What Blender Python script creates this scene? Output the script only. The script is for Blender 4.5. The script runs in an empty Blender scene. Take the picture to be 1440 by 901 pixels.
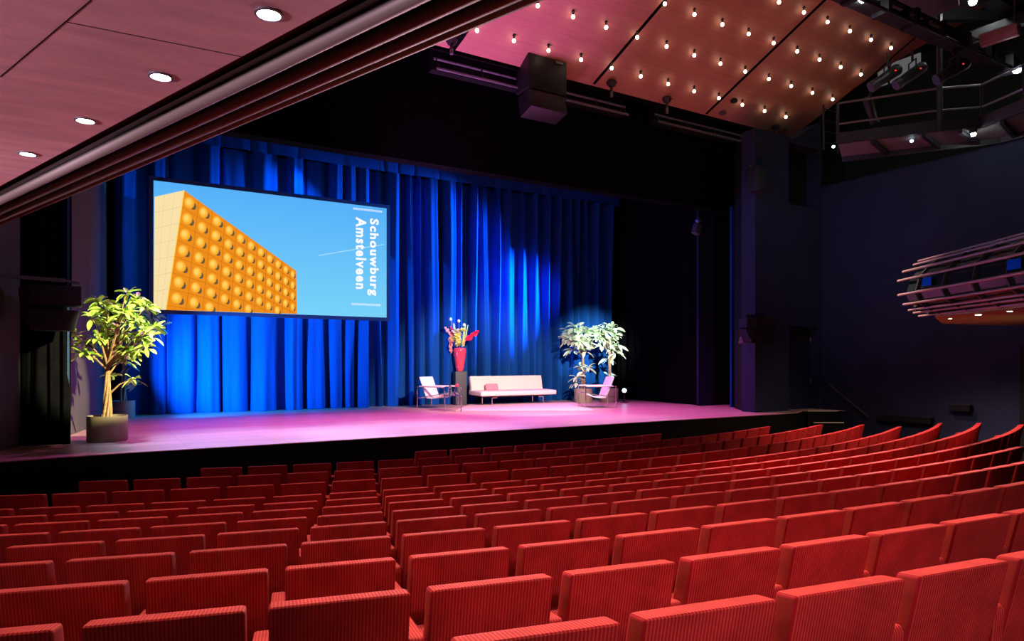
import bpy, bmesh, math, random
from mathutils import Vector, Matrix
random.seed(11)
PI = math.pi
SC = bpy.context.scene
COL = SC.collection
# ------------------------------------------------------------------ camera, world, exposure
# world axes: x along the stage front, y upstage, z up, metres; z=0 is the floor of the front rows
FPX, HZ, YAW, EYE = 980.75, 508.5, math.radians(31.3), 2.16
cd = bpy.data.cameras.new('camera'); cam = bpy.data.objects.new('camera', cd); COL.objects.link(cam)
cam.location = (0, 0, EYE); cam.rotation_euler = (PI/2, 0, -YAW)
cd.sensor_width = 36; cd.lens = 36*FPX/1440; cd.shift_y = (HZ-450.5)/1440; cd.clip_start = .02
SC.camera = cam
w = bpy.data.worlds.new('world'); SC.world = w; w.use_nodes = True
w.node_tree.nodes['Background'].inputs[0].default_value = (.25, .3, .55, 1)
w.node_tree.nodes['Background'].inputs[1].default_value = .012
SC.view_settings.view_transform = 'Standard'; SC.view_settings.look = 'None'
SC.view_settings.exposure = 0; SC.view_settings.gamma = 1; SC.view_settings.use_curve_mapping = False
SC.cycles.max_bounces = 6; SC.cycles.sample_clamp_indirect = 3

def lamp(name, kind, loc, power, color=(1, 1, 1), to=None, size=.1, angle=60, blend=.5):
    d = bpy.data.lights.new(name, kind); d.energy = power; d.color = color
    if kind == 'SPOT': d.spot_size = math.radians(angle); d.spot_blend = blend; d.shadow_soft_size = size
    elif kind == 'POINT': d.shadow_soft_size = size
    elif kind == 'AREA': d.size = size; d.spread = math.radians(angle)
    o = bpy.data.objects.new(name, d); COL.objects.link(o); o.location = loc
    if to is not None: o.rotation_euler = (Vector(to)-Vector(loc)).to_track_quat('-Z', 'Y').to_euler()
    return o
# stage wash from lamps hung just behind the black border
PINK = (1, .2, .92)
for x, to, pw in ((2.0, (2.4, 12.9, .96), 1200), (5.0, (5.4, 12.9, .96), 1500), (8.2, (8.4, 13.1, .96), 1500), (11.4, (11.4, 13.2, .96), 1900)):
    lamp('stage_wash', 'SPOT', (x, 13.2, 6.15), pw, PINK, to, .15, 92, .9)
for x, to, pw in ((1.5, (2.2, 11.3, .96), 5200), (5.0, (5.0, 11.4, .96), 5200), (9.0, (9.0, 11.4, .96), 2200)):
    lamp('apron_wash', 'SPOT', (x, 10.6, 8.0), pw, (.45, .6, 1), to, .15, 40, .9)
lamp('seating_key', 'SPOT', (8.0, 9.0, 5.2), 5000, (1, .78, .7), (9.5, 15.7, 1.6), .1, 46, .6)
# blue curtain wash
BLUE = (.0, .3, 1)
for x, to, pw, an in ((12.4, (7.0, 18, 4.5), 9000, 62), (13.6, (10.7, 18, 4.0), 26000, 40)):
    lamp('curtain_wash', 'SPOT', (x, 15.0 if x < 13 else 14.4, 6.4 if x < 13 else 5.5), pw, BLUE, to, .05, an, 1)
lamp('curtain_wash', 'SPOT', (5.0, 16.8, 6.9), 420, BLUE, (3.4, 18, 5.0), .05, 110, .9)
lamp('curtain_uplight', 'SPOT', (.8, 15.4, 1.5), 5200, BLUE, (3.4, 18, 2.3), .05, 74, .9)
lamp('plant_key', 'SPOT', (4.4, 5.4, 5.0), 13000, (1, .93, .45), (.32, 12.1, 2.25), .05, 13.5, .45)
lamp('plant_key', 'SPOT', (9.0, 7.2, 4.4), 18000, (.86, 1, .9), (13.2, 16.5, 2.75), .08, 15, 1)
# house lights, with added rear fills for the near seat backs
WARM = (1, .74, .5)
lamp('house_spot', 'SPOT', (10.4, 8.4, 7.0), 11500, (1, .72, .68), (7.9, 5.0, .9), .12, 40, 1)
lamp('house_spot', 'SPOT', (10.6, 9.6, 7.4), 7000, (1, .64, .6), (12.6, 7.2, .9), .12, 52, 1)
lamp('house_spot', 'SPOT', (1.2, 9.4, 8.4), 3800, (1, .72, .55), (1.0, 4.6, .9), .25, 70, 1)
lamp('house_spot', 'SPOT', (5.4, 9.4, 8.4), 4500, (1, .72, .6), (5.2, 4.2, .9), .25, 70, 1)
lamp('house_spot', 'SPOT', (3.2, 5.6, 7.6), 4800, (1, .66, .5), (2.2, .9, 1.2), .2, 50, 1)
lamp('house_spot', 'SPOT', (10.8, 5.0, 7.6), 2300, (1, .58, .5), (6.6, 1.6, 1.2), .2, 50, 1)
lamp('rear_downlight', 'SPOT', (1.2, -.9, 2.9), 400, (1, .55, .6), (1.9, .9, 1.2), .08, 64, 1)
lamp('rear_downlight', 'SPOT', (4.8, -1.4, 3.1), 300, (1, .55, .6), (4.6, 1.1, 1.2), .08, 74, 1)  # added lamp floats free
for x, y in ((11.6, 4.9), (12.6, 6.2), (13.2, 7.0)):
    lamp('pod_downlight_lamp', 'SPOT', (x, y, 2.86), 140, (1, .6, .5), (x, y+.2, 0), .04, 150, .6)
# added lamps standing in for spill light on canopy, side walls and balcony
lamp('canopy_spill', 'SPOT', (5.2, 11.9, 1.4), 2600, (.9, .28, 1), (6.2, 11.7, 8.5), .4, 52, 1)
lamp('canopy_spill', 'SPOT', (11.0, 8.0, 3.2), 160, (1, .5, .3), (11.0, 10.0, 9), .4, 110, 1)
lamp('wall_spill', 'SPOT', (8.5, 8.6, 6.4), 250, (.22, .42, 1), (15.6, 10.6, 4.6), .3, 50, 1)
lamp('wall_spill', 'SPOT', (3.5, 8.5, 5.5), 160, (.5, .5, 1), (-.8, 12, 3.6), .3, 40, 1)
lamp('balcony_spill', 'SPOT', (5.6, 10.3, 1.3), 1100, (1, .6, .7), (.1, 2.6, 3.05), .3, 34, 1)
for y, pw in ((1.9, 560), (4.6, 480)):
    lamp('wall_uplight', 'SPOT', (-3.1, y, 2.3), pw, (.95, .72, 1), (-2.2, y+.1, 2.9), .2, 80, .4)  # added to brighten the balcony underside; no wall fixture there
lamp('steps_light', 'SPOT', (14.6, 7.2, 5.5), 130, (1, .95, .7), (14.4, 10.6, .7), .1, 40, .8)

# ------------------------------------------------------------------ helpers
CY, SY = math.cos(YAW), math.sin(YAW)
def ray(px, py):
    X = (px-720)/FPX
    return Vector((X*CY+SY, -X*SY+CY, (HZ-py)/FPX))
E0 = Vector((0, 0, EYE))
def at_z(px, py, z): d = ray(px, py); return E0+d*((z-EYE)/d.z)
def at_y(px, py, y): d = ray(px, py); return E0+d*(y/d.y)
def at_x(px, py, x): d = ray(px, py); return E0+d*(x/d.x)
def at_d(px, py, t): return E0+ray(px, py)*t
def on_plane(px, py, p0, n): d = ray(px, py); return E0+d*((p0-E0).dot(n)/d.dot(n))

class MB:
    def __init__(s): s.v = []; s.f = []; s.m = []
    def add(s, vs, fs, mi=0):
        b = len(s.v); s.v += [tuple(q) for q in vs]; s.f += [tuple(b+i for i in q) for q in fs]; s.m += [mi]*len(fs); return s
    def box(s, c, d, rot=None, mi=0):
        c = Vector(c); vs = []
        for z in (-.5, .5):
            for y in (-.5, .5):
                for x in (-.5, .5):
                    q = Vector((x*d[0], y*d[1], z*d[2]))
                    if rot is not None: q = rot @ q
                    vs.append(c+q)
        return s.add(vs, [(0, 2, 3, 1), (4, 5, 7, 6), (0, 1, 5, 4), (2, 6, 7, 3), (0, 4, 6, 2), (1, 3, 7, 5)], mi)
    def bar(s, a, b, w_, h, mi=0):
        a = Vector(a); b = Vector(b); d = b-a
        return s.box((a+b)/2, (d.length, w_, h), d.to_track_quat('X', 'Z').to_matrix(), mi)
    def tube(s, pts, r, n=10, mi=0, caps=True):
        pts = [Vector(q) for q in pts]; rr = r if isinstance(r, (list, tuple)) else [r]*len(pts)
        vs = []; N = len(pts); up = None
        for i, p in enumerate(pts):
            t = (pts[min(i+1, N-1)]-pts[max(i-1, 0)]).normalized()
            if up is None: up = t.orthogonal().normalized()
            up = (up-t*up.dot(t)).normalized(); sd = t.cross(up)
            for k in range(n):
                a = 2*PI*k/n; vs.append(p+(up*math.cos(a)+sd*math.sin(a))*rr[i])
        fs = [(i*n+k, i*n+(k+1) % n, (i+1)*n+(k+1) % n, (i+1)*n+k) for i in range(N-1) for k in range(n)]
        if caps: fs += [tuple(range(n-1, -1, -1)), tuple((N-1)*n+k for k in range(n))]
        return s.add(vs, fs, mi)
    def lathe(s, prof, c=(0, 0, 0), n=32, mi=0, close=False):
        c = Vector(c); vs = []
        for r, z in prof:
            for k in range(n): vs.append(c+Vector((r*math.cos(2*PI*k/n), r*math.sin(2*PI*k/n), z)))
        N = len(prof)
        fs = [(i*n+k, i*n+(k+1) % n, (i+1)*n+(k+1) % n, (i+1)*n+k) for i in range(N-1) for k in range(n)]
        if prof[0][0] > 1e-4: fs.append(tuple(range(n-1, -1, -1)))
        if prof[-1][0] > 1e-4 and not close: fs.append(tuple((N-1)*n+k for k in range(n)))
        return s.add(vs, fs, mi)
    def prism(s, poly, off, mi=0):
        n = len(poly); off = Vector(off); a = [Vector(q) for q in poly]; b = [q+off for q in a]
        return s.add(a+b, [tuple(range(n-1, -1, -1)), tuple(range(n, 2*n))]+[(i, (i+1) % n, n+(i+1) % n, n+i) for i in range(n)], mi)
    def build(s, name, mat, parent=None, bevel=0, seg=2, smooth=False):
        me = bpy.data.meshes.new(name); me.from_pydata(s.v, [], s.f)
        for q in (mat if isinstance(mat, (list, tuple)) else [mat]): me.materials.append(q)
        me.polygons.foreach_set('material_index', s.m)
        bm = bmesh.new(); bm.from_mesh(me); bmesh.ops.recalc_face_normals(bm, faces=bm.faces)
        if bevel: bmesh.ops.bevel(bm, geom=list(bm.edges), offset=bevel, segments=seg, profile=.6, affect='EDGES', clamp_overlap=True)
        bm.to_mesh(me); bm.free()
        if smooth or bevel: me.shade_smooth(); me.set_sharp_from_angle(angle=math.radians(40))
        o = bpy.data.objects.new(name, me); COL.objects.link(o); o.parent = parent
        return o
def tag(o, label=None, cat=None, group=None, kind=None):
    if label: o['label'] = label
    if cat: o['category'] = cat
    if group: o['group'] = group
    if kind: o['kind'] = kind
    return o
def thing(name, label, cat, loc=(0, 0, 0), rz=0, group=None):
    o = bpy.data.objects.new(name, None); COL.objects.link(o); o.location = loc; o.rotation_euler = (0, 0, rz)
    o.empty_display_size = .1
    return tag(o, label, cat, group)
def struct(o, label): return tag(o, label, kind='structure', cat=o.name.split('_')[0])
def dup(root, loc, rz, label, group=None):
    r = root.copy(); COL.objects.link(r); r.location = loc; r.rotation_euler = (0, 0, rz); r['label'] = label
    if group: r['group'] = group
    for ch in root.children:
        c = ch.copy(); COL.objects.link(c); c.parent = r
        for g in ch.children:
            k = g.copy(); COL.objects.link(k); k.parent = c
    return r
ORD = ['', 'first', 'second', 'third', 'fourth', 'fifth', 'sixth', 'seventh', 'eighth', 'ninth', 'tenth', 'eleventh', 'twelfth', 'thirteenth', 'fourteenth',
       'fifteenth', 'sixteenth', 'seventeenth', 'eighteenth', 'nineteenth', 'twentieth']+['twenty-'+q for q in ('first', 'second', 'third', 'fourth', 'fifth', 'sixth', 'seventh', 'eighth', 'ninth')]+['thirtieth']

# ------------------------------------------------------------------ materials
def mat(name, col, rough=.6, metal=0, spec=.5, emit=None, es=0, noise=0, nscale=8, bump=0, bscale=60, sheen=0, trans=0, stretch=(1, 1, 1), coat=0):
    m = bpy.data.materials.new(name); m.use_nodes = True; nt = m.node_tree; b = nt.nodes['Principled BSDF']
    b.inputs['Base Color'].default_value = (*col, 1); b.inputs['Roughness'].default_value = rough; b.inputs['Metallic'].default_value = metal
    b.inputs['Specular IOR Level'].default_value = spec; b.inputs['Transmission Weight'].default_value = trans
    b.inputs['Coat Weight'].default_value = coat
    if sheen: b.inputs['Sheen Weight'].default_value = sheen; b.inputs['Sheen Roughness'].default_value = .4; b.inputs['Sheen Tint'].default_value = (*col, 1)
    if emit: b.inputs['Emission Color'].default_value = (*emit, 1); b.inputs['Emission Strength'].default_value = es
    if noise or bump:
        tc = nt.nodes.new('ShaderNodeTexCoord'); mp = nt.nodes.new('ShaderNodeMapping'); mp.inputs['Scale'].default_value = stretch
        nt.links.new(tc.outputs['Object'], mp.inputs[0])
    if noise:
        n = nt.nodes.new('ShaderNodeTexNoise'); n.inputs['Scale'].default_value = nscale; n.inputs['Detail'].default_value = 6
        nt.links.new(mp.outputs[0], n.inputs['Vector'])
        r = nt.nodes.new('ShaderNodeValToRGB'); r.color_ramp.elements[0].position = .3; r.color_ramp.elements[1].position = .7
        r.color_ramp.elements[0].color = (*[q*(1-noise) for q in col], 1); r.color_ramp.elements[1].color = (*[min(1, q*(1+noise)) for q in col], 1)
        nt.links.new(n.outputs['Fac'], r.inputs[0]); nt.links.new(r.outputs[0], b.inputs['Base Color'])
    if bump:
        n2 = nt.nodes.new('ShaderNodeTexNoise'); n2.inputs['Scale'].default_value = bscale; nt.links.new(mp.outputs[0], n2.inputs['Vector'])
        bp = nt.nodes.new('ShaderNodeBump'); bp.inputs['Strength'].default_value = bump; bp.inputs['Distance'].default_value = .01
        nt.links.new(n2.outputs['Fac'], bp.inputs['Height']); nt.links.new(bp.outputs[0], b.inputs['Normal'])
    return m
def emis(name, col, s):
    m = bpy.data.materials.new(name); m.use_nodes = True; nt = m.node_tree; nt.nodes.clear()
    e = nt.nodes.new('ShaderNodeEmission'); e.inputs[0].default_value = (*col, 1); e.inputs[1].default_value = s
    o = nt.nodes.new('ShaderNodeOutputMaterial'); nt.links.new(e.outputs[0], o.inputs[0]); return m
def corduroy():
    m = mat('red_corduroy', (.5, .02, .022), .75, sheen=.06, spec=.1); nt = m.node_tree; L = nt.links.new; b = nt.nodes['Principled BSDF']
    tc = nt.nodes.new('ShaderNodeTexCoord'); sx = nt.nodes.new('ShaderNodeSeparateXYZ'); L(tc.outputs['Object'], sx.inputs[0])
    mu = nt.nodes.new('ShaderNodeMath'); mu.operation = 'MULTIPLY'; mu.inputs[1].default_value = 2*PI/.0122; L(sx.outputs[0], mu.inputs[0])
    si = nt.nodes.new('ShaderNodeMath'); si.operation = 'SINE'; L(mu.outputs[0], si.inputs[0])
    ma = nt.nodes.new('ShaderNodeMapRange'); ma.inputs[1].default_value = -1; ma.inputs[2].default_value = 1; L(si.outputs[0], ma.inputs[0])
    r = nt.nodes.new('ShaderNodeValToRGB'); e = r.color_ramp.elements
    e[0].position = .3; e[0].color = (.26, .005, .014, 1); e[1].position = .8; e[1].color = (.32, .040, .026, 1)
    L(ma.outputs[0], r.inputs[0])
    n = nt.nodes.new('ShaderNodeTexNoise'); n.inputs['Scale'].default_value = 7; n.inputs['Detail'].default_value = 5
    oi = nt.nodes.new('ShaderNodeObjectInfo'); va = nt.nodes.new('ShaderNodeVectorMath'); va.operation = 'ADD'
    L(tc.outputs['Object'], va.inputs[0]); L(oi.outputs['Location'], va.inputs[1]); L(va.outputs[0], n.inputs['Vector'])
    mr = nt.nodes.new('ShaderNodeMapRange'); mr.inputs[1].default_value = .3; mr.inputs[2].default_value = .7; mr.inputs[3].default_value = .78; mr.inputs[4].default_value = 1.15
    L(n.outputs['Fac'], mr.inputs[0])
    mx = nt.nodes.new('ShaderNodeVectorMath'); mx.operation = 'SCALE'; L(r.outputs[0], mx.inputs[0]); L(mr.outputs[0], mx.inputs['Scale'])
    L(mx.outputs[0], b.inputs['Base Color'])
    bp = nt.nodes.new('ShaderNodeBump'); bp.inputs['Strength'].default_value = .5; bp.inputs['Distance'].default_value = .003
    L(ma.outputs[0], bp.inputs['Height']); L(bp.outputs[0], b.inputs['Normal'])
    return m
def planks(name, col, width, var=.25, rough=.35, axis=1, gap=.006, length=2.4):
    m = mat(name, col, rough); nt = m.node_tree; L = nt.links.new; b = nt.nodes['Principled BSDF']
    tc = nt.nodes.new('ShaderNodeTexCoord'); mp = nt.nodes.new('ShaderNodeMapping')
    L(tc.outputs['Object'], mp.inputs[0])
    br = nt.nodes.new('ShaderNodeTexBrick'); br.inputs['Scale'].default_value = 1; br.inputs['Brick Width'].default_value = length; br.inputs['Row Height'].default_value = width
    br.inputs['Mortar Size'].default_value = gap; br.inputs['Color1'].default_value = (*[q*(1-var) for q in col], 1); br.inputs['Color2'].default_value = (*[q*(1+var) for q in col], 1)
    br.inputs['Mortar'].default_value = (*[q*.4 for q in col], 1)
    if axis == 0: mp.inputs['Rotation'].default_value = (0, 0, PI/2)
    L(mp.outputs[0], br.inputs['Vector']); L(br.outputs['Color'], b.inputs['Base Color'])
    return m
M = dict(
    cord=corduroy(), black=mat('black_paint', (.006, .006, .007), .7, spec=.2), blackcloth=mat('black_drape', (.003, .003, .004), .95, spec=.02, noise=.3),
    steel=mat('black_steel', (.02, .02, .022), .45), carpet=mat('dark_carpet', (.018, .007, .008), .95, spec=.1, noise=.4, nscale=40),
    navy=mat('navy_wall_paint', (.016, .024, .055), .8, spec=.2, noise=.12, nscale=1.5), navy2=mat('dark_navy_panel', (.012, .016, .045), .8, spec=.2, noise=.1),
    brownwall=mat('dusky_wall_paint', (.075, .062, .07), .8, spec=.2, noise=.12, nscale=1.2), darkgreen=mat('dark_green_wall', (.012, .022, .016), .8, spec=.2),
    deck=planks('stage_boards', (.46, .27, .24), .12, .16, .38), fascia=mat('black_fascia', (.005, .006, .005), .7, spec=.1, noise=.2, nscale=2),
    deckmat=None, nosing=mat('pale_step_nosing', (.6, .55, .4), .5),
    blue=mat('blue_velour', (.004, .055, .25), .85, sheen=.3, spec=.1, noise=.12, nscale=3, stretch=(4, 1, .3)),
    canopy=mat('canopy_veneer', (.46, .20, .14), .55, noise=.1, nscale=3, stretch=(.4, 8, 8)), joint=mat('dark_joint', (.004, .004, .004), .9, spec=.05),
    plywood=mat('red_brown_plywood', (.56, .26, .25), .55, noise=.16, nscale=3.5, stretch=(1, 4, 1), bump=.1, bscale=40),
    amber=mat('amber_plywood', (.28, .24, .09), .55, noise=.12, nscale=3), pipe=mat('bronze_pipe', (.20, .15, .12), .5, metal=.1),
    pipe2=mat('copper_pipe', (.36, .25, .21), .35, metal=.4), glass=mat('smoked_panel', (.008, .015, .013), .25, spec=.6), bulb=emis('warm_bulb', (1, .82, .62), 9),
    lens=emis('downlight_lens', (1, .9, .78), 30), white=emis('white_lamp', (.92, 1, .95), 150), tiny=emis('small_white_lamp', (.7, .9, 1), 6), ring=mat('grey_ring', (.2, .2, .22), .4, metal=.6),
    chrome=mat('chrome', (.8, .8, .82), .15, metal=1), leather=mat('cream_leather', (.82, .72, .70), .5, noise=.04), sofa=mat('pale_sofa_cloth', (.80, .66, .60), .8, noise=.05, nscale=30),
    cush=mat('pink_cloth', (.75, .25, .33), .8), rug=mat('pale_pink_rug', (.62, .40, .38), .95, noise=.12, nscale=25), vase=mat('red_glaze', (.75, .05, .09), .18, coat=.5),
    plinth=mat('dark_grey_plinth', (.055, .055, .06), .6), pot=mat('grey_pot', (.26, .21, .15), .6), soil=mat('soil', (.03, .02, .012), .95), bark=mat('bark', (.30, .17, .09), .8, noise=.3, nscale=30),
    leaf=mat('green_leaf', (.44, .66, .12), .4, noise=.35, nscale=6), leaf2=mat('pale_green_leaf', (.58, .72, .48), .4, noise=.3, nscale=6),
    clear=mat('clear_glass', (.95, .97, 1), .02, trans=1, spec=.5), redcap=mat('red_stopper', (.8, .03, .05), .4), gallery=mat('gallery_steel', (.018, .02, .025), .5), grate=mat('pale_grating', (.13, .13, .14), .7),
    grey=mat('grey_ceiling_panel', (.07, .062, .07), .8), batten=mat('pale_metal_housing', (.62, .5, .52), .5), winp=emis('lit_window', (.34, .33, .35), .3), speaker=mat('speaker_black', (.006, .006, .007), .55, noise=.2, nscale=20),
    yel=mat('cream_petal', (.85, .75, .2), .6), gre=mat('pale_green_stalk', (.5, .62, .22), .5), hot=mat('crimson_spike', (.75, .02, .09), .6), pinkp=mat('rose_petal', (.8, .3, .3), .6), cream=mat('cream_bud', (.9, .75, .6), .6),
    frame=mat('dark_blue_frame', (.02, .06, .15), .4), navyblue=mat('navy_blue_cloth', (.006, .03, .12), .8), hood=mat('dark_hood', (.05, .05, .06), .5), redlamp=emis('red_led', (1, .04, .03), 1.2), bluelamp=emis('blue_led', (.15, .6, 1), 2.5),
)
# ------------------------------------------------------------------ setting: floor, stage, walls, ceilings
CX, CYc = 6.42, 27.30
RR = [18.01, 18.678, 19.377, 20.061, 20.748, 21.437, 22.126, 22.813, 23.496, 24.187, 24.888, 25.594, 26.289]
ZT = [.848, .841, .839, .829, .823, .888, .964, 1.039, 1.118, 1.194, 1.266, 1.343, 1.425]
PH = [-.1155, -.2713, -.3306, -.3581, -.3573, -.331, -.3308, -.3069, -.3077, -.2858, -.2875, -.2666, -.2683]
SP, SW, SH = .55, .4768, .83
XL, XR = -3.3, 15.98
fl = [max(0, z-SH) for z in ZT]
edges = [15.0]+[RR[k]+.12 for k in range(4, 13)]+[26.289+.12+.69*k for k in range(1, 9)]
lev = [0]+fl[5:]+[fl[-1]+.078*k for k in range(1, 10)]
mb = MB(); NA = 96
def ringpt(R, a, z):
    x = max(XL, min(XR, CX+R*math.sin(a))); y = CYc-R*math.cos(a)
    return (x, min(y, 12.0), z)
for k in range(len(edges)-1):
    r0, r1, z = edges[k], edges[k+1], lev[k]
    if k == len(edges)-2: r1 += 6
    A = [-.62+1.1*i/NA for i in range(NA+1)]
    vs = [ringpt(r0, a, z) for a in A]+[ringpt(r1, a, z) for a in A]+[ringpt(r0, a, lev[k-1] if k else z-.05) for a in A]
    n = NA+1; fs = [(i, i+1, n+i+1, n+i) for i in range(NA)]+[(i, 2*n+i, 2*n+i+1, i+1) for i in range(NA)]
    mb.add(vs, fs)
struct(mb.build('floor', M['carpet']), 'dark stepped carpeted floor under the curved rows of red seats')
SZ = .96
deck = [(-1.35, 10.25), (-.5, 10.42), (.4, 10.5), (14.3, 10.55), (14.95, 10.9), (15.2, 10.85), (15.75, 10.52), (15.95, 10.42), (15.95, 18.6), (-1.6, 18.6), (-1.6, 12.2), (-1.2, 11.2)]
st = struct(MB().prism([(x, y, SZ-.012) for x, y in deck], (0, 0, .012)).build('floor_stage', M['deck']), 'reddish wooden stage floor lit magenta')
MB().prism([(x, y, 0) for x, y in [(-1.3, 10.29), (-.5, 10.45), (.4, 10.53), (14.3, 10.58), (14.95, 10.93), (15.3, 10.95), (15.9, 11.0), (15.9, 11.2), (-1.3, 11.2)]], (0, 0, SZ-.013)).build('front_panel', M['fascia'], st)
stp = thing('stage_steps', 'black steps with pale nosings at the right corner of the stage', 'steps')
a0, b0, dn = Vector((15.13, 10.88, 0)), Vector((15.76, 10.5, 0)), Vector((-.52, -.855, 0))
for k, (z, r0) in enumerate(((.94, 0), (.68, .31), (.40, .62), (.14, .93))):
    A, B = a0+dn*r0, b0+dn*r0
    e = .3 if k else .0
    back = dn*-.18
    s_ = MB().prism([(*(A+Vector((0, 0, 0))).xy, 0), (*B.xy, 0), (*(B+back).xy, 0), (*(A+back).xy, 0)], (0, 0, z)).build('step', M['fascia'], stp)
    MB().bar(Vector((*A.xy, z+.012)), Vector((*B.xy, z+.012)), .045, .024).build('nosing', M['nosing'], s_)
def wall(name, pts, z0, z1, m, label, th=.12):   # pts: plan polyline
    mb = MB()
    for (x0, y0), (x1, y1) in zip(pts, pts[1:]):
        d = Vector((x1-x0, y1-y0, 0)).normalized(); n = Vector((d.y, -d.x, 0))*th
        mb.prism([(x0, y0, z0), (x1, y1, z0), (x1+n.x, y1+n.y, z0), (x0+n.x, y0+n.y, z0)], (0, 0, z1-z0))
    return struct(mb.build(name, m), label)
ZTOP = 12
wr = wall('wall_right', [(16.0, 11.1), (16.0, -8)], -.1, 6.62, M['navy'], 'dark navy side wall right of the seats', -.12)
MB().box((17.1, 2.2, 6.58), (2.0, 20.4, .1)).build('ledge', M['black'], wr)
wall('wall_gallery', [(18.1, 12.6), (18.1, -8)], 6.5, ZTOP, M['darkgreen'], 'dark wall set back behind the upper gallery', -.12)  # wall coloured an even dark green
wall('wall_left', [(-3.3, -8), (-3.3, 6.1), (-1.0, 11.6), (-.82, 12.05)], -.1, ZTOP, M['brownwall'], 'dusky wall left of the stage', -.12)
wall('wall_back', [(-3.3, -8), (18.1, -8)], -.1, ZTOP, M['navy'], 'dark wall behind the last row', .12)
struct(MB().box((6.4, 5.4, ZTOP+.06), (24, 27, .1)).build('ceiling', M['black']), 'black ceiling above the canopy')
# proscenium right side: pier with door, reveal
yp = 11.1
xa, xb, xc, xd = at_y(1062, 500, yp).x, at_y(1109, 500, yp).x, at_y(1152.5, 500, yp).x, 16.0
def zy(px, py, y): return at_y(px, py, y).z
pier = MB()
zt0, zt1 = zy(1130, 290, yp), zy(1130, 205, yp); zd = zy(1130, 459, yp)
def ptop(px, py): return at_y(px, py, yp).z
pier.prism([(xa, yp, 0), (xb, yp, 0), (xb, yp, ptop(1109, 192)), (xa, yp, ptop(1062, 180))], (0, .4, 0))
pier.box(((xb+xc)/2, yp+.2, (zd+zt0)/2), (xc-xb, .4, zt0-zd)); pier.prism([(xb, yp, zt1), (xc, yp, zt1), (xc, yp, ptop(1152, 172)), (at_y(1114, 196, yp).x, yp, ptop(1114, 196)), (xb, yp, ptop(1109, 193))], (0, .4, 0))
pier.box(((xb+xc)/2, yp+.2, .48), (xc-xb, .4, .95))
pier.box(((xc+xd)/2, yp+.2, 3.9), (xd-xc, .4, 7.8))
struct(pier.build('wall_proscenium_right', M['navy']), 'dark navy pier beside the right end of the stage')
struct(MB().box(((xb+xc)/2, yp+.42, (zt0+zt1)/2), (xc-xb+.1, .06, zt1-zt0+.1)).build('wall_recess', M['black']), 'dark square recess high in the pier by the stage')
d1 = struct(MB().box(((xb+xc)/2+.12, yp+.3, (zd+SZ)/2), (xc-xb-.26, .06, zd-SZ)).build('door_1', M['navy2']), 'dark blue door beside the right end of the stage')
for z in (.35, .85):
    MB().tube([(xc-.03, yp+.24, SZ+(zd-SZ)*z-.06), (xc-.03, yp+.24, SZ+(zd-SZ)*z+.06)], .018, 8).build('door_hinge', M['ring'], d1)
MB().tube([(xb+.34, yp+.25, SZ+1.05), (xb+.34, yp+.2, SZ+1.05), (xb+.48, yp+.2, SZ+1.05)], .012, 8).build('door_handle', M['steel'], d1)
wall('wall_reveal_right', [(xa+.02, yp+.3), (14.28, 12.42)], SZ, 7.6, M['black'], 'black reveal at the right side of the stage opening', .1)
# header over the stage opening
yh = 12.7; zh = 6.1
struct(MB().box((8.2, yh+.15, (zh+ZTOP)/2), (20, .3, ZTOP-zh)).build('wall_header', M['blackcloth']), 'black border hanging over the stage opening')
wall('wall_stage_left', [(-.40, 12.75), (.02, 14.8), (.36, 17.9)], SZ, ZTOP, M['brownwall'], 'dusky panel wall behind the potted tree left of the stage', -.1)
wall('wall_stage_back', [(-1.6, 18.65), (16, 18.65)], 0, ZTOP, M['black'], 'black wall behind the blue curtain', -.1)

# ------------------------------------------------------------------ curtains
def drape(name, p0, p1, z0, z1, m, label, cat='curtain', depth=.16, wmin=.2, wmax=.5, seed=1, nz=10, parent=None, flare=.0, gap=(.0, .0), wide=-1):
    rnd = random.Random(seed); p0 = Vector((*p0, 0)); p1 = Vector((*p1, 0)); L = (p1-p0).length; t = (p1-p0)/L; n = Vector((t.y, -t.x, 0))
    xs = []; x = 0
    while x < L:
        wd = min(rnd.uniform(.4, .85) if x < wide else rnd.uniform(wmin, wmax), L-x); dp = depth*rnd.uniform(.55, 1.15)*min(1, wd/wmin); ex = rnd.uniform(.35, .75); sk = rnd.uniform(-.25, .25); ph = rnd.uniform(0, 6)
        K = 18; g = rnd.uniform(.05, .2) if x < wide else rnd.uniform(*gap)+(.16 if x > 8.4 and wide > 0 else 0); ex *= .6 if x < wide else 1
        for k in range(K):
            u = k/K; us = u+sk*math.sin(PI*u)*.5
            uu = us/(1-g); xs.append((x+u*wd, dp*(math.sin(PI*uu)**ex+.12*math.sin(3*PI*uu+ph)*math.sin(PI*uu)) if 0 < uu < 1 else 0, ph))
        x += wd
    xs.append((L, 0, 0))
    vs = []; N = len(xs)
    for j in range(nz+1):
        v = j/nz; z = z0+(z1-z0)*v
        for (x, d, ph) in xs:
            dd = d*(1+.22*math.sin(ph+v*3.1)) + flare*(1-v)**6
            vs.append(p0+t*(x+.03*math.sin(ph*1.7+v*4)*(1-v))+n*dd+Vector((0, 0, z)))
    fs = [(j*N+i, j*N+i+1, (j+1)*N+i+1, (j+1)*N+i) for j in range(nz) for i in range(N-1)]
    o = MB().add(vs, fs).build(name, m, parent, smooth=True)
    if label: tag(o, label, cat)
    return o
drape('backdrop_curtain', (.5, 18.0), (14.75, 18.0), SZ+.005, 7.27, M['blue'], 'tall pleated blue velour curtain hanging across the back of the stage', depth=.34, wmin=.26, wmax=.62, seed=5, nz=12, gap=(.12, .42), wide=5.2)
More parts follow.
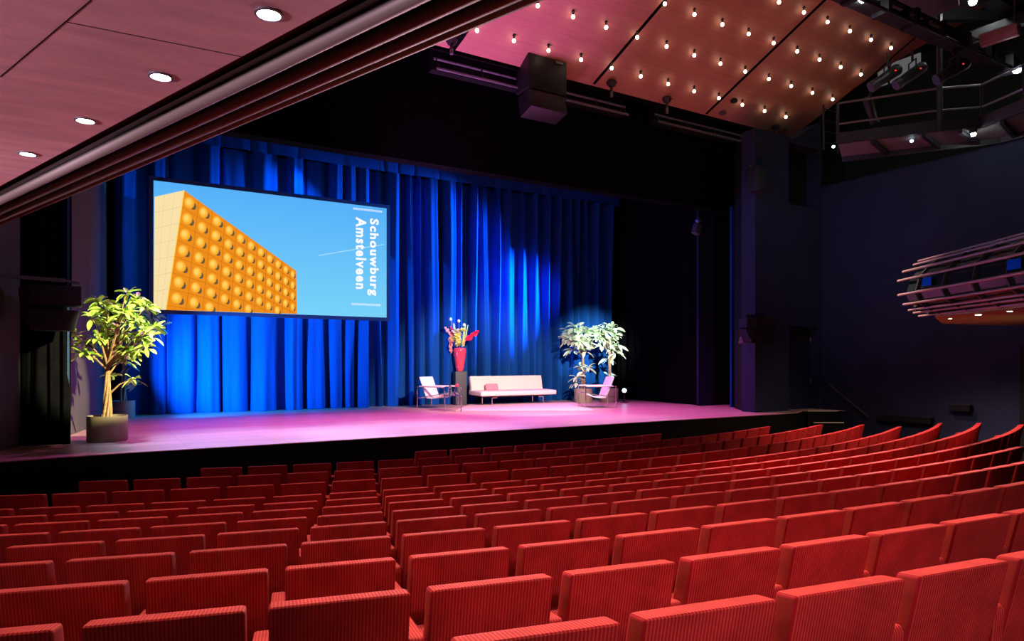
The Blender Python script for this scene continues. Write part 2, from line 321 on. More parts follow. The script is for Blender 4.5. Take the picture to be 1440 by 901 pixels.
drape('valance_curtain', (.5, 17.55), (14.75, 17.55), 7.2, 8.4, M['blue'], 'short blue valance along the top of the pleated backdrop', depth=.06, wmin=.3, wmax=1.2, seed=8, nz=4)
drape('side_curtain', (14.8, 17.7), (14.45, 13.75), SZ+.005, 8.2, M['blackcloth'], 'black masking curtain along the right side of the stage, behind the plants', depth=.1, seed=3)
drape('leg_curtain', (-.85, 12.2), (-.22, 12.13), SZ+.01, 9, M['blackcloth'], 'narrow black curtain behind the left wall speaker', depth=.12, wmin=.12, wmax=.22, seed=4, flare=.12)
pn = thing('masking_flat', 'flat black panel standing at the right edge of the stage', 'panel', (0, 0, 0))
xA, xB, xE = at_y(979, 500, 13.6).x, at_y(1002, 500, 13.6).x, 15.6
MB().box(((xA+xB)/2, 13.55, 4.5), (xB-xA, .06, 7.06)).build('side_board', M['navy2'], pn)
MB().box(((xB+xE)/2, 13.6, 4.5), (xE-xB, .06, 7.06)).build('panel', M['black'], pn)
tr = thing('tormentor_strip', 'thin strip with a blue-lit edge at the right side of the stage opening', 'strip')
xs_ = at_y(1030, 500, 12.6).x
MB().box((xs_, 12.62, 3.6), (.085, .05, 5.26)).build('strip', M['blue'], tr)  # blue light on this edge is put into its colour
MB().box((xs_+.24, 12.62, 3.6), (.34, .05, 5.26)).build('backing', M['black'], tr)
MB().box((xs_+.44, 12.6, 3.6), (.03, .05, 5.26)).build('outer_strip', M['navy2'], tr)
tag(MB().box((-.245, 12.05, 4.5), (.028, .05, 7.06)).build('curtain_edge_strip', M['navyblue']), 'thin blue-lit upright edge between left black curtain and stage wall', 'strip')  # strip colour holds the blue light that falls on the edge

# ------------------------------------------------------------------ projection screen
YS = 16.5
def sp(px, py, off=0): q = at_y(px, py, YS); return Vector((q.x, YS-off, q.z))
tl, br = sp(215.5, 255), sp(541, 443)
sx0, sx1, sz1, sz0 = 1.18, 6.36, 5.98, 3.26
scr = thing('projection_screen', 'large bright screen with the orange building picture, hanging left of the stage', 'screen', (0, 0, 0))
fm = MB(); fw = .085
for (c, d) in (((sx0-fw/2, YS, (sz0+sz1)/2), (fw, .07, sz1-sz0+2*fw)), ((sx1+fw/2, YS, (sz0+sz1)/2), (fw, .07, sz1-sz0+2*fw)), (((sx0+sx1)/2, YS, sz1+fw/2), (sx1-sx0, .07, fw)), (((sx0+sx1)/2, YS, sz0-fw/2), (sx1-sx0, .07, fw))): fm.box(c, d)
fm.build('frame', M['frame'], scr)
for x in (1.45, 6.2):
    MB().tube([(x, YS, sz1+fw), (x, YS, 8.4)], .008, 6).build('hanging_wire', M['steel'], scr)
# picture materials: sky, two building faces, domes, lines, white
sky = bpy.data.materials.new('projected_sky'); sky.use_nodes = True; nt = sky.node_tree; nt.nodes.clear()
em = nt.nodes.new('ShaderNodeEmission'); ou = nt.nodes.new('ShaderNodeOutputMaterial'); nt.links.new(em.outputs[0], ou.inputs[0])
tc = nt.nodes.new('ShaderNodeTexCoord'); sx = nt.nodes.new('ShaderNodeSeparateXYZ'); nt.links.new(tc.outputs['Object'], sx.inputs[0])
mr = nt.nodes.new('ShaderNodeMapRange'); mr.inputs[1].default_value = sz0; mr.inputs[2].default_value = sz1; nt.links.new(sx.outputs[2], mr.inputs[0])
cr = nt.nodes.new('ShaderNodeValToRGB'); cr.color_ramp.elements[0].color = (.20, .68, 1, 1); cr.color_ramp.elements[1].color = (.10, .46, 1, 1)
nt.links.new(mr.outputs[0], cr.inputs[0]); nt.links.new(cr.outputs[0], em.inputs[0]); em.inputs[1].default_value = .95
PM = [sky, emis('picture_cream', (1, .80, .42), .95), emis('picture_orange', (.86, .27, .012), 1), emis('picture_dome', (.98, .44, .035), 1), emis('picture_dome_light', (1, .66, .14), 1), emis('picture_dome_shade', (.13, .10, .05), 1),
      emis('picture_joint', (.55, .14, .005), 1), emis('picture_white', (.95, .98, 1), 1), emis('picture_cream_joint', (.75, .55, .28), 1), emis('picture_contrail', (.45, .8, 1), .95), emis('picture_edge', (1, .66, .1), 1), emis('picture_dome_rim', (.92, .34, .02), 1), emis('picture_dome_mid', (1, .55, .07), 1)]
pic = MB()
pic.add([(sx0, YS-.02, sz0), (sx1, YS-.02, sz0), (sx1, YS-.02, sz1), (sx0, YS-.02, sz1)], [(0, 1, 2, 3)], 0)
def poly(pts, off, mi): pic.add([Vector((max(sx0, min(sx1, q.x)), YS-off, max(sz0, min(sz1, q.z)))) for q in pts], [tuple(range(len(pts)))], mi)
def line(a, b, wd, off, mi):
    d = (b-a).normalized(); n = Vector((-d.z, 0, d.x))*wd/2; poly([a+n, b+n, b-n, a-n], off, mi)
# building corners in picture (crop zoom 4.505 from 210,250)
def z5(x, y): return sp(210+x/4.505, 250+y/4.505)
T0, B0, T1, B1 = z5(220, 80), z5(104, 838), z5(929, 590), z5(934, 862)
Lt, Lb = z5(32, 122), z5(14, 838)
poly([Lt, T0, B0, Lb], .024, 1); poly([T0, T1, B1, B0], .024, 2)
tops = [(220, 80), (312, 150), (397, 205), (478, 268), (549, 322), (618, 372), (682, 415), (740, 458), (793, 497), (843, 533), (890, 565), (929, 592)]
def lerp(a, b, t): return a+(b-a)*t
rows_ = [0, .138, .272, .402, .535, .672, .815, .96]       # joints as fractions of the left edge
def bpt(i, j):   # column line i (float), row line j (float): perspective grid on the orange face
    i0 = min(int(i), 10); f = i-i0; tx = lerp(tops[i0][0], tops[i0+1][0], f); ty = lerp(tops[i0][1], tops[i0+1][1], f)
    k = (tx-220)/709
    rowh = lerp(104, 68, k**.8)      # tile height down the face
    lean = lerp(-.153, .0, k**.7)
    return z5(tx+lean*rowh*j, ty+rowh*j)
for j in range(1, 8):
    for i in range(11):
        a, b = bpt(i, j), bpt(i+1, j)
        if a.z > sz0+.02: line(a, b, .008, .028, 6)
for i in range(1, 11):
    a, b = bpt(i, 0), bpt(i, 7.6)
    if b.z < sz0: b = a+(b-a)*((a.z-sz0)/(a.z-b.z))
    line(a, b, .008, .028, 6)
line(T0, B0, .02, .0285, 10)
for j in range(8):
    for i in range(11):
        c = bpt(i+.42, j+.5); e = bpt(i+.92, j+.5); u = bpt(i+.42, j+.06)
        rx = (e-c).length*.66; rz = (u-c).length*.86
        if c.z < sz0+.03: continue
        def ell(cx, cz, ax, az, n=18): return [Vector((cx+ax*math.cos(2*PI*k/n), YS, cz+az*math.sin(2*PI*k/n))) for k in range(n)]
        s0 = ell(c.x+rx*.62, c.z-rz*.26, rx*.56, rz*.66); s0 = [Vector((q.x, YS, q.z-(max(0, q.x-c.x)*.25))) for q in s0]
        poly(s0, .030, 5)
        for q_, mi_, of_ in ((1.0, 11, .0305), (.86, 3, .031), (.66, 12, .0315), (.42, 4, .032)): poly(ell(c.x-rx*.22*(1-q_), c.z+rz*.22*(1-q_), rx*.9*q_, rz*.98*q_), of_, mi_)
for j in range(1, 7):
    a = z5(32-2.6*j, 122+100*j); b = z5(220-16*j, 80+104*j)
    line(a, b, .008, .028, 8)
for q in (.33, .68):
    line(z5(lerp(32, 220, q), lerp(122, 80, q)), z5(lerp(14, 104, q), 838), .005, .028, 8)
# contrail and ring chains (crop zoom 3.217 from 200,180)
def z6(x, y): return sp(200+x/3.217, 180+y/3.217)
line(z6(797, 577), z6(1092, 527), .018, .026, 9)
def ring(c, r):
    n = 14
    for k in range(n):
        a0_, a1_ = 2*PI*k/n, 2*PI*(k+1)/n
        poly([Vector((c.x+q*math.cos(a), YS, c.z+q*math.sin(a))) for q, a in ((r, a0_), (r, a1_), (r*.55, a1_), (r*.55, a0_))], .034, 7)
for k in range(12):
    ring(z6(lerp(957, 1078, k/11), lerp(365, 379, k/11)), .026)
    ring(z6(lerp(949, 1071, k/11), lerp(796, 801, k/11)), .026)
# lettering, each word turned to read downwards
def word(txt, top, bot, height_px_at, x_left, x_right):
    cu = bpy.data.curves.new('lettering', 'FONT'); cu.body = txt; cu.size = 1; cu.offset = .038; cu.space_character = 1.2; cu.resolution_u = 3
    ob = bpy.data.objects.new('lettering', cu); COL.objects.link(ob); bpy.context.view_layer.update()
    me = bpy.data.meshes.new_from_object(ob.evaluated_get(bpy.context.evaluated_depsgraph_get()))
    xs = [v.co.x for v in me.vertices]; ys = [v.co.y for v in me.vertices]; x0, x1, y0, y1 = min(xs), max(xs), min(ys), max(ys)
    vs = []
    for v in me.vertices:
        u = (v.co.x-x0)/(x1-x0); h = (v.co.y-y0)/(y1-y0)
        vs.append(Vector((lerp(x_left, x_right, h), YS-.034, lerp(top, bot, u))))
    pic.add(vs, [tuple(p.vertices) for p in me.polygons], 7)
    bpy.data.objects.remove(ob); bpy.data.meshes.remove(me)
word('Schouwburg', z6(1045, 411).z, z6(1030, 758).z, 0, z6(1016, 580).x, z6(1068, 580).x)
word('Amstelveen', z6(985, 405).z, z6(980, 728).z, 0, z6(964, 565).x, z6(1012, 565).x)
pic.build('picture', PM, scr)

# ------------------------------------------------------------------ theatre seats
def seat_parts(root, left_arm=False):
    lean = math.tan(math.radians(13))
    hw = SW/2
    def yb(z): return (SH-z)*lean
    mb = MB(); z0, z1, th = .30, SH, .10
    mb.add([(-hw, yb(z0), z0), (hw, yb(z0), z0), (hw, yb(z0)+th*1.1, z0), (-hw, yb(z0)+th*1.1, z0), (-hw, 0, z1), (hw, 0, z1), (hw, th, z1-.012), (-hw, th, z1-.012)],
           [(0, 3, 2, 1), (4, 5, 6, 7), (0, 1, 5, 4), (2, 3, 7, 6), (0, 4, 7, 3), (1, 2, 6, 5)])
    mb.build('backrest', M['cord'], root, .016, 3)
    mb = MB(); mb.box((0, .41, .41), (SW-.02, .44, .11), Matrix.Rotation(math.radians(4), 3, 'X')); mb.build('seat_cushion', M['cord'], root, .02, 3)
    for sx_ in ((1, -1) if left_arm else (1,)):
        x = sx_*SP/2; g = (SP-SW)/2-.004
        mb = MB(); pr = [(.10, .12), (.44, .12), (.46, .56), (.44, .60), (.075, .64), (.06, .62)]
        mb.prism([(x-g, y, z) for y, z in pr], (2*g, 0, 0)); mb.build('armrest', M['cord'], root, .012, 3)
    mb = MB(); mb.box((0, .3, .012), (.3, .26, .02)); mb.box((0, .3, .19), (.07, .12, .36)); mb.build('pedestal', M['steel'], root)
SEAT = thing('theatre_chair', '-', 'seat'); seat_parts(SEAT)
SEATL = thing('theatre_chair', '-', 'seat'); seat_parts(SEATL, True)
first = {id(SEAT): True, id(SEATL): True}
RANGE = {1: (0, 8), 2: (0, 19), 3: (0, 24), 4: (0, 27), 5: (0, 28), 6: (0, 29), 7: (0, 29), 8: (0, 27), 9: (1, 19), 10: (0, 15), 11: (1, 12), 12: (0, 9), 13: (3, 7)}
WHERE = {1: 'front row at the stage', 13: 'nearest row at the bottom'}
for r, (i0, i1) in RANGE.items():
    R = RR[r-1]; where = WHERE.get(r, ORD[r]+' row from the stage'); n = i1-i0+1
    for i in range(i0, i1+1):
        k = i-i0+1; a = PH[r-1]+i*SP/R
        endl = i == 0 and r <= 3; endr = i == i1 and r <= 7
        if endl: lb = f'red ribbed theatre seat at the left end of the {where}'
        elif endr: lb = f'red ribbed theatre seat at the right end of the {where}'
        else: lb = f'red ribbed theatre seat, {ORD[k]} from the left in the {where}'
        src = SEATL if i == i0 else SEAT
        loc = (CX+R*math.sin(a), CYc-R*math.cos(a), ZT[r-1]-SH); grp = f'seats of the {where}'
        if first[id(src)]:
            first[id(src)] = False; src.location = loc; src.rotation_euler = (0, 0, a); src['label'] = lb; src['group'] = grp
        else: dup(src, loc, a, lb, grp)

# ------------------------------------------------------------------ ceiling canopy with bulbs
P0 = Vector((6.32, 11.67, 8.57)); DR = Vector((.10, -.70, .41)); DCv = Vector((.82, 0, 0)); NC = DCv.cross(DR).normalized()
if NC.z > 0: NC = -NC          # points down
def cp(px, py): return on_plane(px, py, P0, NC)
yf = cp(800, 112).y
def cz(y): return P0.z+(y-P0.y)*(.41/-.70)
rc = [cp(1113, 193), cp(1160, 157), cp(1200, 125), cp(1245, 95), cp(1330, 45), cp(1420, 0)]
rc[0] = Vector((rc[0].x, yf, cz(yf)))
out = [Vector((-2.6, yf, cz(yf)))]+rc+[Vector((rc[-1].x, 6.2, cz(6.2))), Vector((-2.6, 6.2, cz(6.2)))]
can = tag(MB().prism(out, -NC*.08).build('ceiling_canopy', M['canopy']), 'tilted wooden canopy over the front seats, set with bare bulbs', 'canopy')
def joint(pts, wd, parent, off=.006):
    mb = MB()
    for a, b in zip(pts, pts[1:]):
        d = (b-a).normalized(); s_ = d.cross(NC).normalized()*wd/2; mb.prism([a+s_+NC*off, b+s_+NC*off, b-s_+NC*off, a-s_+NC*off], -NC*(off+.02))
    return mb.build('panel_joint', M['joint'], parent)
joint([cp(634, 72), cp(690, -6)], .13, can); joint([cp(835, 118), cp(938, -3)], .075, can); joint([cp(993, 160), cp(1165, -5)], .075, can)
joint([cp(1205, 125), cp(1225, 108), cp(1262, 74), cp(1302, 40), cp(1345, 3)], .05, can)
MB().bar((-2.6, yf+.03, cz(yf)-.02), (rc[0].x, yf+.03, cz(yf)-.02), .06, .10).build('edge_trim', M['joint'], can)
BC = {0: range(0, 12), 1: range(1, 13), 2: range(4, 13), 3: range(7, 13)}
RN = ['front', 'second', 'third', 'rear']
bt = None
for r, cols in BC.items():
    for k, c in enumerate(cols):
        p = P0+DR*r+DCv*c*(1+.0*r)
        lb = f'bare warm bulb, {ORD[k+1]} from the left in the {RN[r]} bulb row of the canopy'
        if bt is None:
            bt = thing('canopy_bulb', lb, 'bulb', p, 0, 'bulbs of the canopy')
            MB().lathe([(.03, .01), (.03, -.03), (.018, -.035), (.018, -.085), (.0, -.085)], n=12).build('socket', M['steel'], bt)
            bl = MB().lathe([(0, -.155), (.026, -.147), (.037, -.12), (.03, -.095), (.016, -.08)], n=14).build('bulb', M['bulb'], bt, smooth=True)
        else: dup(bt, p, 0, lb)
# hanging pointers near the canopy edge
for px, py, lb in ((635, 62, 'leftmost'), (860, 122, 'second from the left'), (938, 145, 'third from the left'), (1091, 184, 'rightmost')):
    q = cp(px, py-8); e = at_y(px, py+14, q.y-.05)
    t = thing('hanging_spotlight', f'small black lamp at the canopy edge, {lb} of four', 'lamp', q, 0, 'small lamps at the canopy edge')
    L_ = e-q
    MB().lathe([(.10, 0), (.12, -.04), (.07, -.12), (0, -.13)], n=16).build('head', M['steel'], t, smooth=True)
    MB().tube([(0, 0, -.1), L_*.75], .03, 8).build('stem', M['steel'], t)
    MB().tube([L_*.7, L_], .035, 8).build('tip', M['ring'], t)
for px, py, nm, m, lb in ((1016, 158, 'sensor_plate', 'ring', 'small grey plate near the front edge of the canopy'), (1104, 181, 'sensor_plate', 'ring', 'small grey plate in the right front corner of the canopy'), (1032, 141, 'sensor_disc', 'black', 'dark oval cap between bulbs near the canopy front')):
    q = cp(px, py)
    tag(MB().prism([q+(DCv.normalized()*math.cos(k*PI/8)*.10+DR.normalized()*math.sin(k*PI/8)*.07) for k in range(16)], NC*.03).build(nm, M[m]), lb, 'plate')

# ------------------------------------------------------------------ lighting bars and loudspeakers
def bars(x0, x1, py_a, py_b, px, lb):
    y = 12.45; za, zb = at_y(px, py_a, y).z, at_y(px, py_b, y).z
    t = thing('lighting_bar', lb, 'lighting bar', (0, 0, 0), 0, 'lighting bars under the canopy')
    MB().tube([(x0, y, za), (x1, y, za)], .03, 8).build('upper_rail', M['ring'], t); MB().tube([(x0, y-.12, zb), (x1, y-.12, zb)], .028, 8).build('lower_rail', M['ring'], t)
    MB().box(((x0+x1)/2, y+.155, (za+zb)/2+.12), (x1-x0, .19, .4)).build('trough', M['black'], t)
    n = max(2, int((x1-x0)/.8))
    for k in range(n+1):
        x = lerp(x0+.05, x1-.05, k/n); MB().tube([(x, y, za+.02), (x, y-.12, zb-.02)], .015, 6).build('clamp', M['steel'], t)
    MB().tube([(x0+.2, y+.08, za), (x0+.2, y+.08, za+1.2)], .02, 6).build('hanger', M['steel'], t); MB().tube([(x1-.2, y+.08, za), (x1-.2, y+.08, za+1.2)], .02, 6).build('hanger', M['steel'], t)
X = lambda px: at_y(px, 120, 12.45).x
bars(X(610), X(738), 82, 99, 612, 'twin-pipe lighting bar left of the hanging speaker cluster')
bars(X(791), X(879), 129, 143, 792, 'twin-pipe lighting bar just right of the hanging speaker cluster')
bars(X(921), X(1075), 161, 173, 922, 'twin-pipe lighting bar below the right part of the canopy')
# centre cluster
yc_ = 11.9
def yz(px, py): q = at_y(px, py, yc_); return q
t = thing('speaker_cluster', 'large black loudspeaker cluster hanging at the canopy front', 'speaker', (0, 0, 0))
a, b, c_ = yz(740, 75), yz(797, 95), yz(768, 130)
x0, x1 = yz(743, 100).x, yz(797, 100).x; zT, zM, zB = yz(768, 80).z, yz(768, 128).z, yz(768, 158).z
MB().box(((x0+x1)/2, yc_+.25, (zT+zM)/2), (x1-x0, .5, zT-zM)).build('upper_cabinet', M['speaker'], t, .02)
MB().box(((x0+x1)/2, yc_+.2, (zM+zB)/2-.02), (x1-x0-.06, .45, zM-zB), Matrix.Rotation(math.radians(-14), 3, 'X')).build('lower_cabinet', M['speaker'], t, .02)
MB().box(((x0+x1)/2-.02, yc_+.2, zT+.05), (x1-x0+.2, .3, .06)).build('frame', M['steel'], t)
MB().box((x1-.2, yc_-.02, zT-.06), (.18, .02, .05)).build('badge', M['ring'], t)
lamp('cluster_lamp', 'SPOT', ((x0+x1)/2+.1, yc_+.05, zT+.2), 9, (1, .75, .08), ((x0+x1)/2+.15, yc_-.9, zT+1.1), .05, 90, 1)
for x in (x0+.1, (x0+x1)/2+.1, x1-.12): MB().tube([(x, yc_+.2, zT+.05), (x, yc_+.1, zT+.5)], .015, 6).build('chain', M['steel'], t)
# left wall speaker on bracket
yl = 11.3
q = lambda px, py: at_y(px, py, yl)
t = thing('wall_speaker', 'pair of stacked black speaker boxes on a bracket left of the stage', 'speaker', (0, 0, 0), 0, 'stacked speakers beside the stage')
A, B = q(40, 399), q(115, 430)
MB().box(((A.x+B.x)/2, yl+.2, (A.z+B.z)/2), (B.x-A.x, .42, A.z-B.z)).build('upper_box', M['speaker'], t, .015)
A2, B2 = q(37, 434), q(110, 465)
MB().prism([(A2.x, yl-.02, A2.z), (B2.x+.02, yl-.02, A2.z), (B2.x-.05, yl-.02, B2.z), (A2.x+.05, yl-.02, B2.z)], (0, .42, 0)).build('lower_box', M['speaker'], t, .015)
MB().prism([(A.x-.12, yl+.1, A.z-.05), (A.x+.01, yl+.1, A.z), (A.x+.01, yl+.1, B2.z), (A.x-.09, yl+.1, (A.z+B2.z)/2-.1)], (0, .3, 0)).build('side_cheek', M['steel'], t)
A = q(4, 387); B = q(92, 394)
MB().bar(A+Vector((-.1, .05, 0)), B+Vector((0, .05, 0)), .06, .05).build('bracket', M['ring'], t)
MB().bar(B+Vector((0, .05, 0)), q(112, 398)+Vector((0, .05, 0)), .04, .03).build('bracket_end', M['ring'], t)
# right wall speaker
yr = 10.7
q = lambda px, py: at_y(px, py, yr)
t = thing('wall_speaker', 'pair of stacked black speakers with grey side, mounted right of the stage', 'speaker', (0, 0, 0), 0, 'stacked speakers beside the stage')
A, B = q(1063, 446), q(1091, 464); d_ = Vector((0, .38, 0))
MB().prism([q(1063, 446), q(1091, 446), q(1091, 465), q(1063, 463)], d_).build('upper_box', M['speaker'], t)
MB().prism([q(1062, 464), q(1090, 466), q(1085, 482), q(1057, 482)], d_).build('lower_box', M['speaker'], t)
MB().prism([q(1051, 447), q(1062.6, 445), q(1062.6, 463), q(1050, 460)], d_*.6).build('grey_baffle', M['navy'], t)
MB().prism([q(1049, 463), q(1053, 462), q(1061, 467), q(1057, 480)], d_*.6).build('grey_lower_baffle', M['navy'], t)
MB().bar(q(1058, 443)+d_*.5, q(1096, 443)+d_*1.1, .05, .05).build('bracket', M['steel'], t)
t = thing('box_speaker', 'black box high on the pier right of the stage opening', 'speaker', (0, 0, 0))
A, B = q(1064, 234), q(1078, 270)
MB().box(((A.x+B.x)/2, yr+.15, (A.z+B.z)/2), (B.x-A.x, .34, A.z-B.z)).build('body', M['speaker'], t, .01)
MB().bar(q(1060, 231)+Vector((0, .1, 0)), q(1092, 233)+Vector((0, .35, 0)), .05, .05).build('bracket', M['steel'], t)
# small grey box lamp on stage masking (978, 320)
t = thing('side_floodlight', 'small grey floodlight high on the black side masking of the stage', 'lamp', at_y(980, 322, 13.45))
MB().box((0, 0, 0), (.2, .16, .28), Matrix.Rotation(.3, 3, 'Y')).build('body', M['ring'], t, .01)
MB().box((.0, -.05, .22), (.12, .1, .1), Matrix.Rotation(-.5, 3, 'Y')).build('shade', M['ring'], t, .01)

# ------------------------------------------------------------------ balconies
def balcony(name, label, B0, az, n_sign, zb, tubes, s_end, s_near, under, ply, lights, pipe, panels=True, joints=()):
    u = Vector((math.sin(az), math.cos(az), 0)); n = Vector((u.y, -u.x, 0))*n_sign; B0 = Vector((*B0, 0))
    t = thing(name, label, 'balcony', (0, 0, 0), 0, 'side balconies')
    MB().prism([(x, y, zb) for x, y in under], (0, 0, .09)).build('underside', ply, t)
    for i, (q, z, se, r) in enumerate(tubes):
        a = B0+n*q+u*s_near; b = B0+n*q+u*se
        MB().tube([(a.x, a.y, z), (b.x, b.y, z)], r, 12).build('rail_pipe', pipe, t, smooth=True)
    prof = [(q-.06, z) for q, z, se, r in tubes]
    mb = MB()
    for (q0, z0), (q1, z1) in zip(prof, prof[1:]):
        a0_, b0_ = B0+n*q0+u*s_near, B0+n*q0+u*(s_end-.1); a1_, b1_ = B0+n*q1+u*s_near, B0+n*q1+u*(s_end-.1)
        mb.add([(a0_.x, a0_.y, z0), (b0_.x, b0_.y, z0), (b1_.x, b1_.y, z1), (a1_.x, a1_.y, z1)], [(0, 1, 2, 3)])
    mb.build('front_panel', M['glass'] if panels else M['steel'], t)
    mb = MB(); cap = [B0+n*q+u*(s_end-.1) for q, z in prof]; pts = [(c.x, c.y, z) for c, (q, z) in zip(cap, prof)]
    inner = B0-n*1.2+u*(s_end-.1)
    mb.add(pts+[(inner.x, inner.y, prof[-1][1]), (inner.x, inner.y, prof[0][1])], [tuple(range(len(pts)+2))]); mb.build('end_panel', M['steel'], t)
    s = s_end-.45
    while panels and s > s_near:
        mb = MB()
        for (q0, z0), (q1, z1) in zip(prof, prof[1:]):
            a = B0+n*(q0+.02)+u*s; b = B0+n*(q1+.02)+u*s; mb.bar((a.x, a.y, z0), (b.x, b.y, z1), .04, .05)
        mb.build('rib', M['steel'], t); s -= .72
    return t, u, n
# left balcony, overhead: the camera stands below it
AZL = math.radians(-19.0); uL = Vector((math.sin(AZL), math.cos(AZL), 0)); nL = Vector((uL.y, -uL.x, 0))
BL = (1.06, 0)
tl_ = [(.115, 3.02, 7.8, .022), (.24, 3.055, 7.8, .022), (.345, 3.08, 7.8, .02), (.435, 3.112, 7.8, .016), (.55, 3.25, 7.8, .022), (.60, 3.45, 7.8, .022), (.58, 3.68, 7.8, .022), (.45, 3.85, 7.8, .022), (.25, 3.95, 7.8, .022), (.05, 4.0, 7.8, .022)]
eL = Vector((*BL, 0))
def bl(q, s): p = eL+nL*q+uL*s; return (p.x, p.y)
tB, _, _ = balcony('side_balcony', 'balcony overhead at the left, seen from below with downlights and edge pipes', BL, AZL, 1, 3.0, tl_, 8.2, -4, [bl(0, -4), bl(0, 8.2), (-3.25, 5.6), (-3.25, -4)], M['plywood'], None, M['pipe'], False)
MB().bar((*bl(.05, -4), 3.06), (*bl(.05, 8.2), 3.06), .10, .06).build('edge_channel', M['steel'], tB)
for k in range(16):
    s = -3.6+k*.75
    MB().box((*bl(.17, s), 3.11), (.07, .16, .06), Matrix.Rotation(-AZL, 3, 'Z')).build('pipe_bracket', M['joint'], tB)
mbj = MB()
for (p, r_) in (((0, 108), (128, 0)), ((95, 31), (352, 82))):
    a, b = at_z(*p, 3.0), at_z(*r_, 3.0); mbj.bar(a, b, .0025, .002)
mbj.build('panel_joint', M['joint'], tB)
dl = None
for k, (p, wd) in enumerate((((378, 19), 'nearest'), ((226, 107), 'second nearest'), ((120, 169), 'third nearest'), ((39, 216), 'farthest'))):
    c = at_z(*p, 3.0); lb = f'round recessed downlight under the left balcony, {wd} of four'
    if dl is None:
        dl = thing('downlight', lb, 'downlight', c, 0, 'downlights under the left balcony')
        MB().lathe([(.034, .002), (.034, -.004), (.028, -.005), (.026, .004)], n=28, close=True).build('trim_ring', M['ring'], dl)
        MB().lathe([(0, -.006), (.016, -.005), (.026, -.001), (.026, .004)], n=28).build('lens', M['lens'], dl)
    else: dup(dl, c, 0, lb)
    lamp('downlight_lamp', 'SPOT', (c.x, c.y, 2.97), 14, (1, .66, .5), (c.x, c.y, 0), .03, 150, .6)
for k in range(1, 2):
    c = Vector((.37+.19*k, 1.74-.55*k, 2.97)); lamp('downlight_lamp', 'SPOT', c, 14, (1, .66, .5), (c.x, c.y, 0), .03, 150, .6)
# right balcony pod
AZR = math.radians(33.0); uR = Vector((math.sin(AZR), math.cos(AZR), 0)); nR = Vector((-uR.y, uR.x, 0)); BR = Vector((10.9, 4.49, 0)); ZBR = 2.90
def pod_line(py, q):       # z of a pipe seen at the right picture edge
    d = ray(1440, py); t_ = (nR.dot(BR)+q)/nR.dot(Vector((d.x, d.y, 0))); return EYE+d.z*t_
def pod_s(px, q):
    d = ray(px, 400); dd = Vector((d.x, d.y, 0)); t_ = (nR.dot(BR)+q)/nR.dot(dd); return (dd*t_-BR).dot(uR)
pt = []
for py, px, q, r in ((427, 1292, .10, .016), (420, 1285, .22, .018), (414, 1278, .33, .018), (402, 1270.5, .45, .02), (383, 1263.5, .52, .022), (356, 1263, .45, .022), (341, 1270, .30, .022), (333, 1285, .12, .02), (328.5, 1292, 0, .02)):
    pt.append((q, pod_line(py, q), pod_s(px, q), r))
se = min(p[2] for p in pt)
far = at_z(1325, 455, ZBR)
def br_(q, s): p = BR+nR*q+uR*s; return (p.x, p.y)
sE = pod_s(1318, 0)
tR, _, _ = balcony('side_balcony', 'curved balcony pod with horizontal pipes jutting from the right wall', (BR.x, BR.y), AZR, -1, ZBR, pt, se, -2.5, [br_(.04, -2.5), br_(.04, sE), (far.x, far.y), (15.96, 6.95), (15.96, 2.0), (12, 1.6)], M['amber'], None, M['pipe2'])
for s_ in (se-.75, se-2.75):
    a = BR+nR*(.46)+uR*s_; z = (pt[4][1]+pt[5][1])/2+.01
    MB().box((a.x, a.y, z), (.05, .26, .13), Matrix.Rotation(-AZR, 3, 'Z')).build('small_window', mat('blue_glass', (.002, .010, .022), .12), tR)
dl = None
for p, wd, r in (((1336, 447.5), 'farthest and smallest', .03), ((1376, 442), 'brightest, middle', .05), ((1420, 437), 'nearest', .04)):
    c = at_z(*p, ZBR); t = thing('downlight', f'recessed downlight under the right balcony pod, {wd} of three', 'downlight', c, 0, 'downlights under the right balcony')
    MB().lathe([(r+.012, .003), (r+.012, -.006), (r, -.007), (r, .002)], n=24, close=True).build('trim_ring', M['ring'], t)
    MB().lathe([(0, -.012), (r*.6, -.01), (r, -.002), (r, .004)], n=24).build('lens', M['lens'], t)
lamp('pod_underlight', 'SPOT', (13.2, 4.6, 1.4), 20, (1, .8, .5), (13.6, 5.6, 2.9), .2, 100, 1)

# ------------------------------------------------------------------ upper right gallery
t = thing('lighting_gallery', 'dark steel lighting gallery with railings high on the right wall', 'gallery', (0, 0, 0))
ZG = 6.72
fp = [at_z(1178, 201, ZG), at_z(1321, 183, ZG), at_z(1380, 179, ZG), at_z(1440, 155, ZG)]
fp.append(fp[3]+(fp[3]-fp[2])*1.6)
bp_ = [at_z(1184, 221, ZG-.03), at_z(1325, 204, ZG-.03), at_z(1408, 194, ZG-.03), at_z(1440, 185, ZG-.03)]
bp_.append(bp_[3]+(bp_[3]-bp_[2])*3)
mb = MB()
for k in range(4): mb.prism([fp[k], fp[k+1], bp_[k+1], bp_[k]], (0, 0, .04))
mb.build('grating', M['grate'], t)
mb = MB()
for k in range(4): mb.bar(fp[k]+Vector((0, 0, .09)), fp[k+1]+Vector((0, 0, .09)), .08, .22)
mb.build('kick_board', M['gallery'], t)
mb = MB()
for k in range(4): mb.bar(bp_[k]-Vector((0, 0, .05)), bp_[k+1]-Vector((0, 0, .05)), .08, .12)
mb.build('rear_beam', M['gallery'], t)
for k in range(3):
    for f in ((.35, .85) if k == 0 else (.5,)):
        a, b = fp[k].lerp(fp[k+1], f), bp_[k].lerp(bp_[k+1], min(1, f+.12)); MB().bar(a-Vector((0, 0, .05)), b-Vector((0, 0, .05)), .07, .08).build('cross_beam', M['gallery'], t)
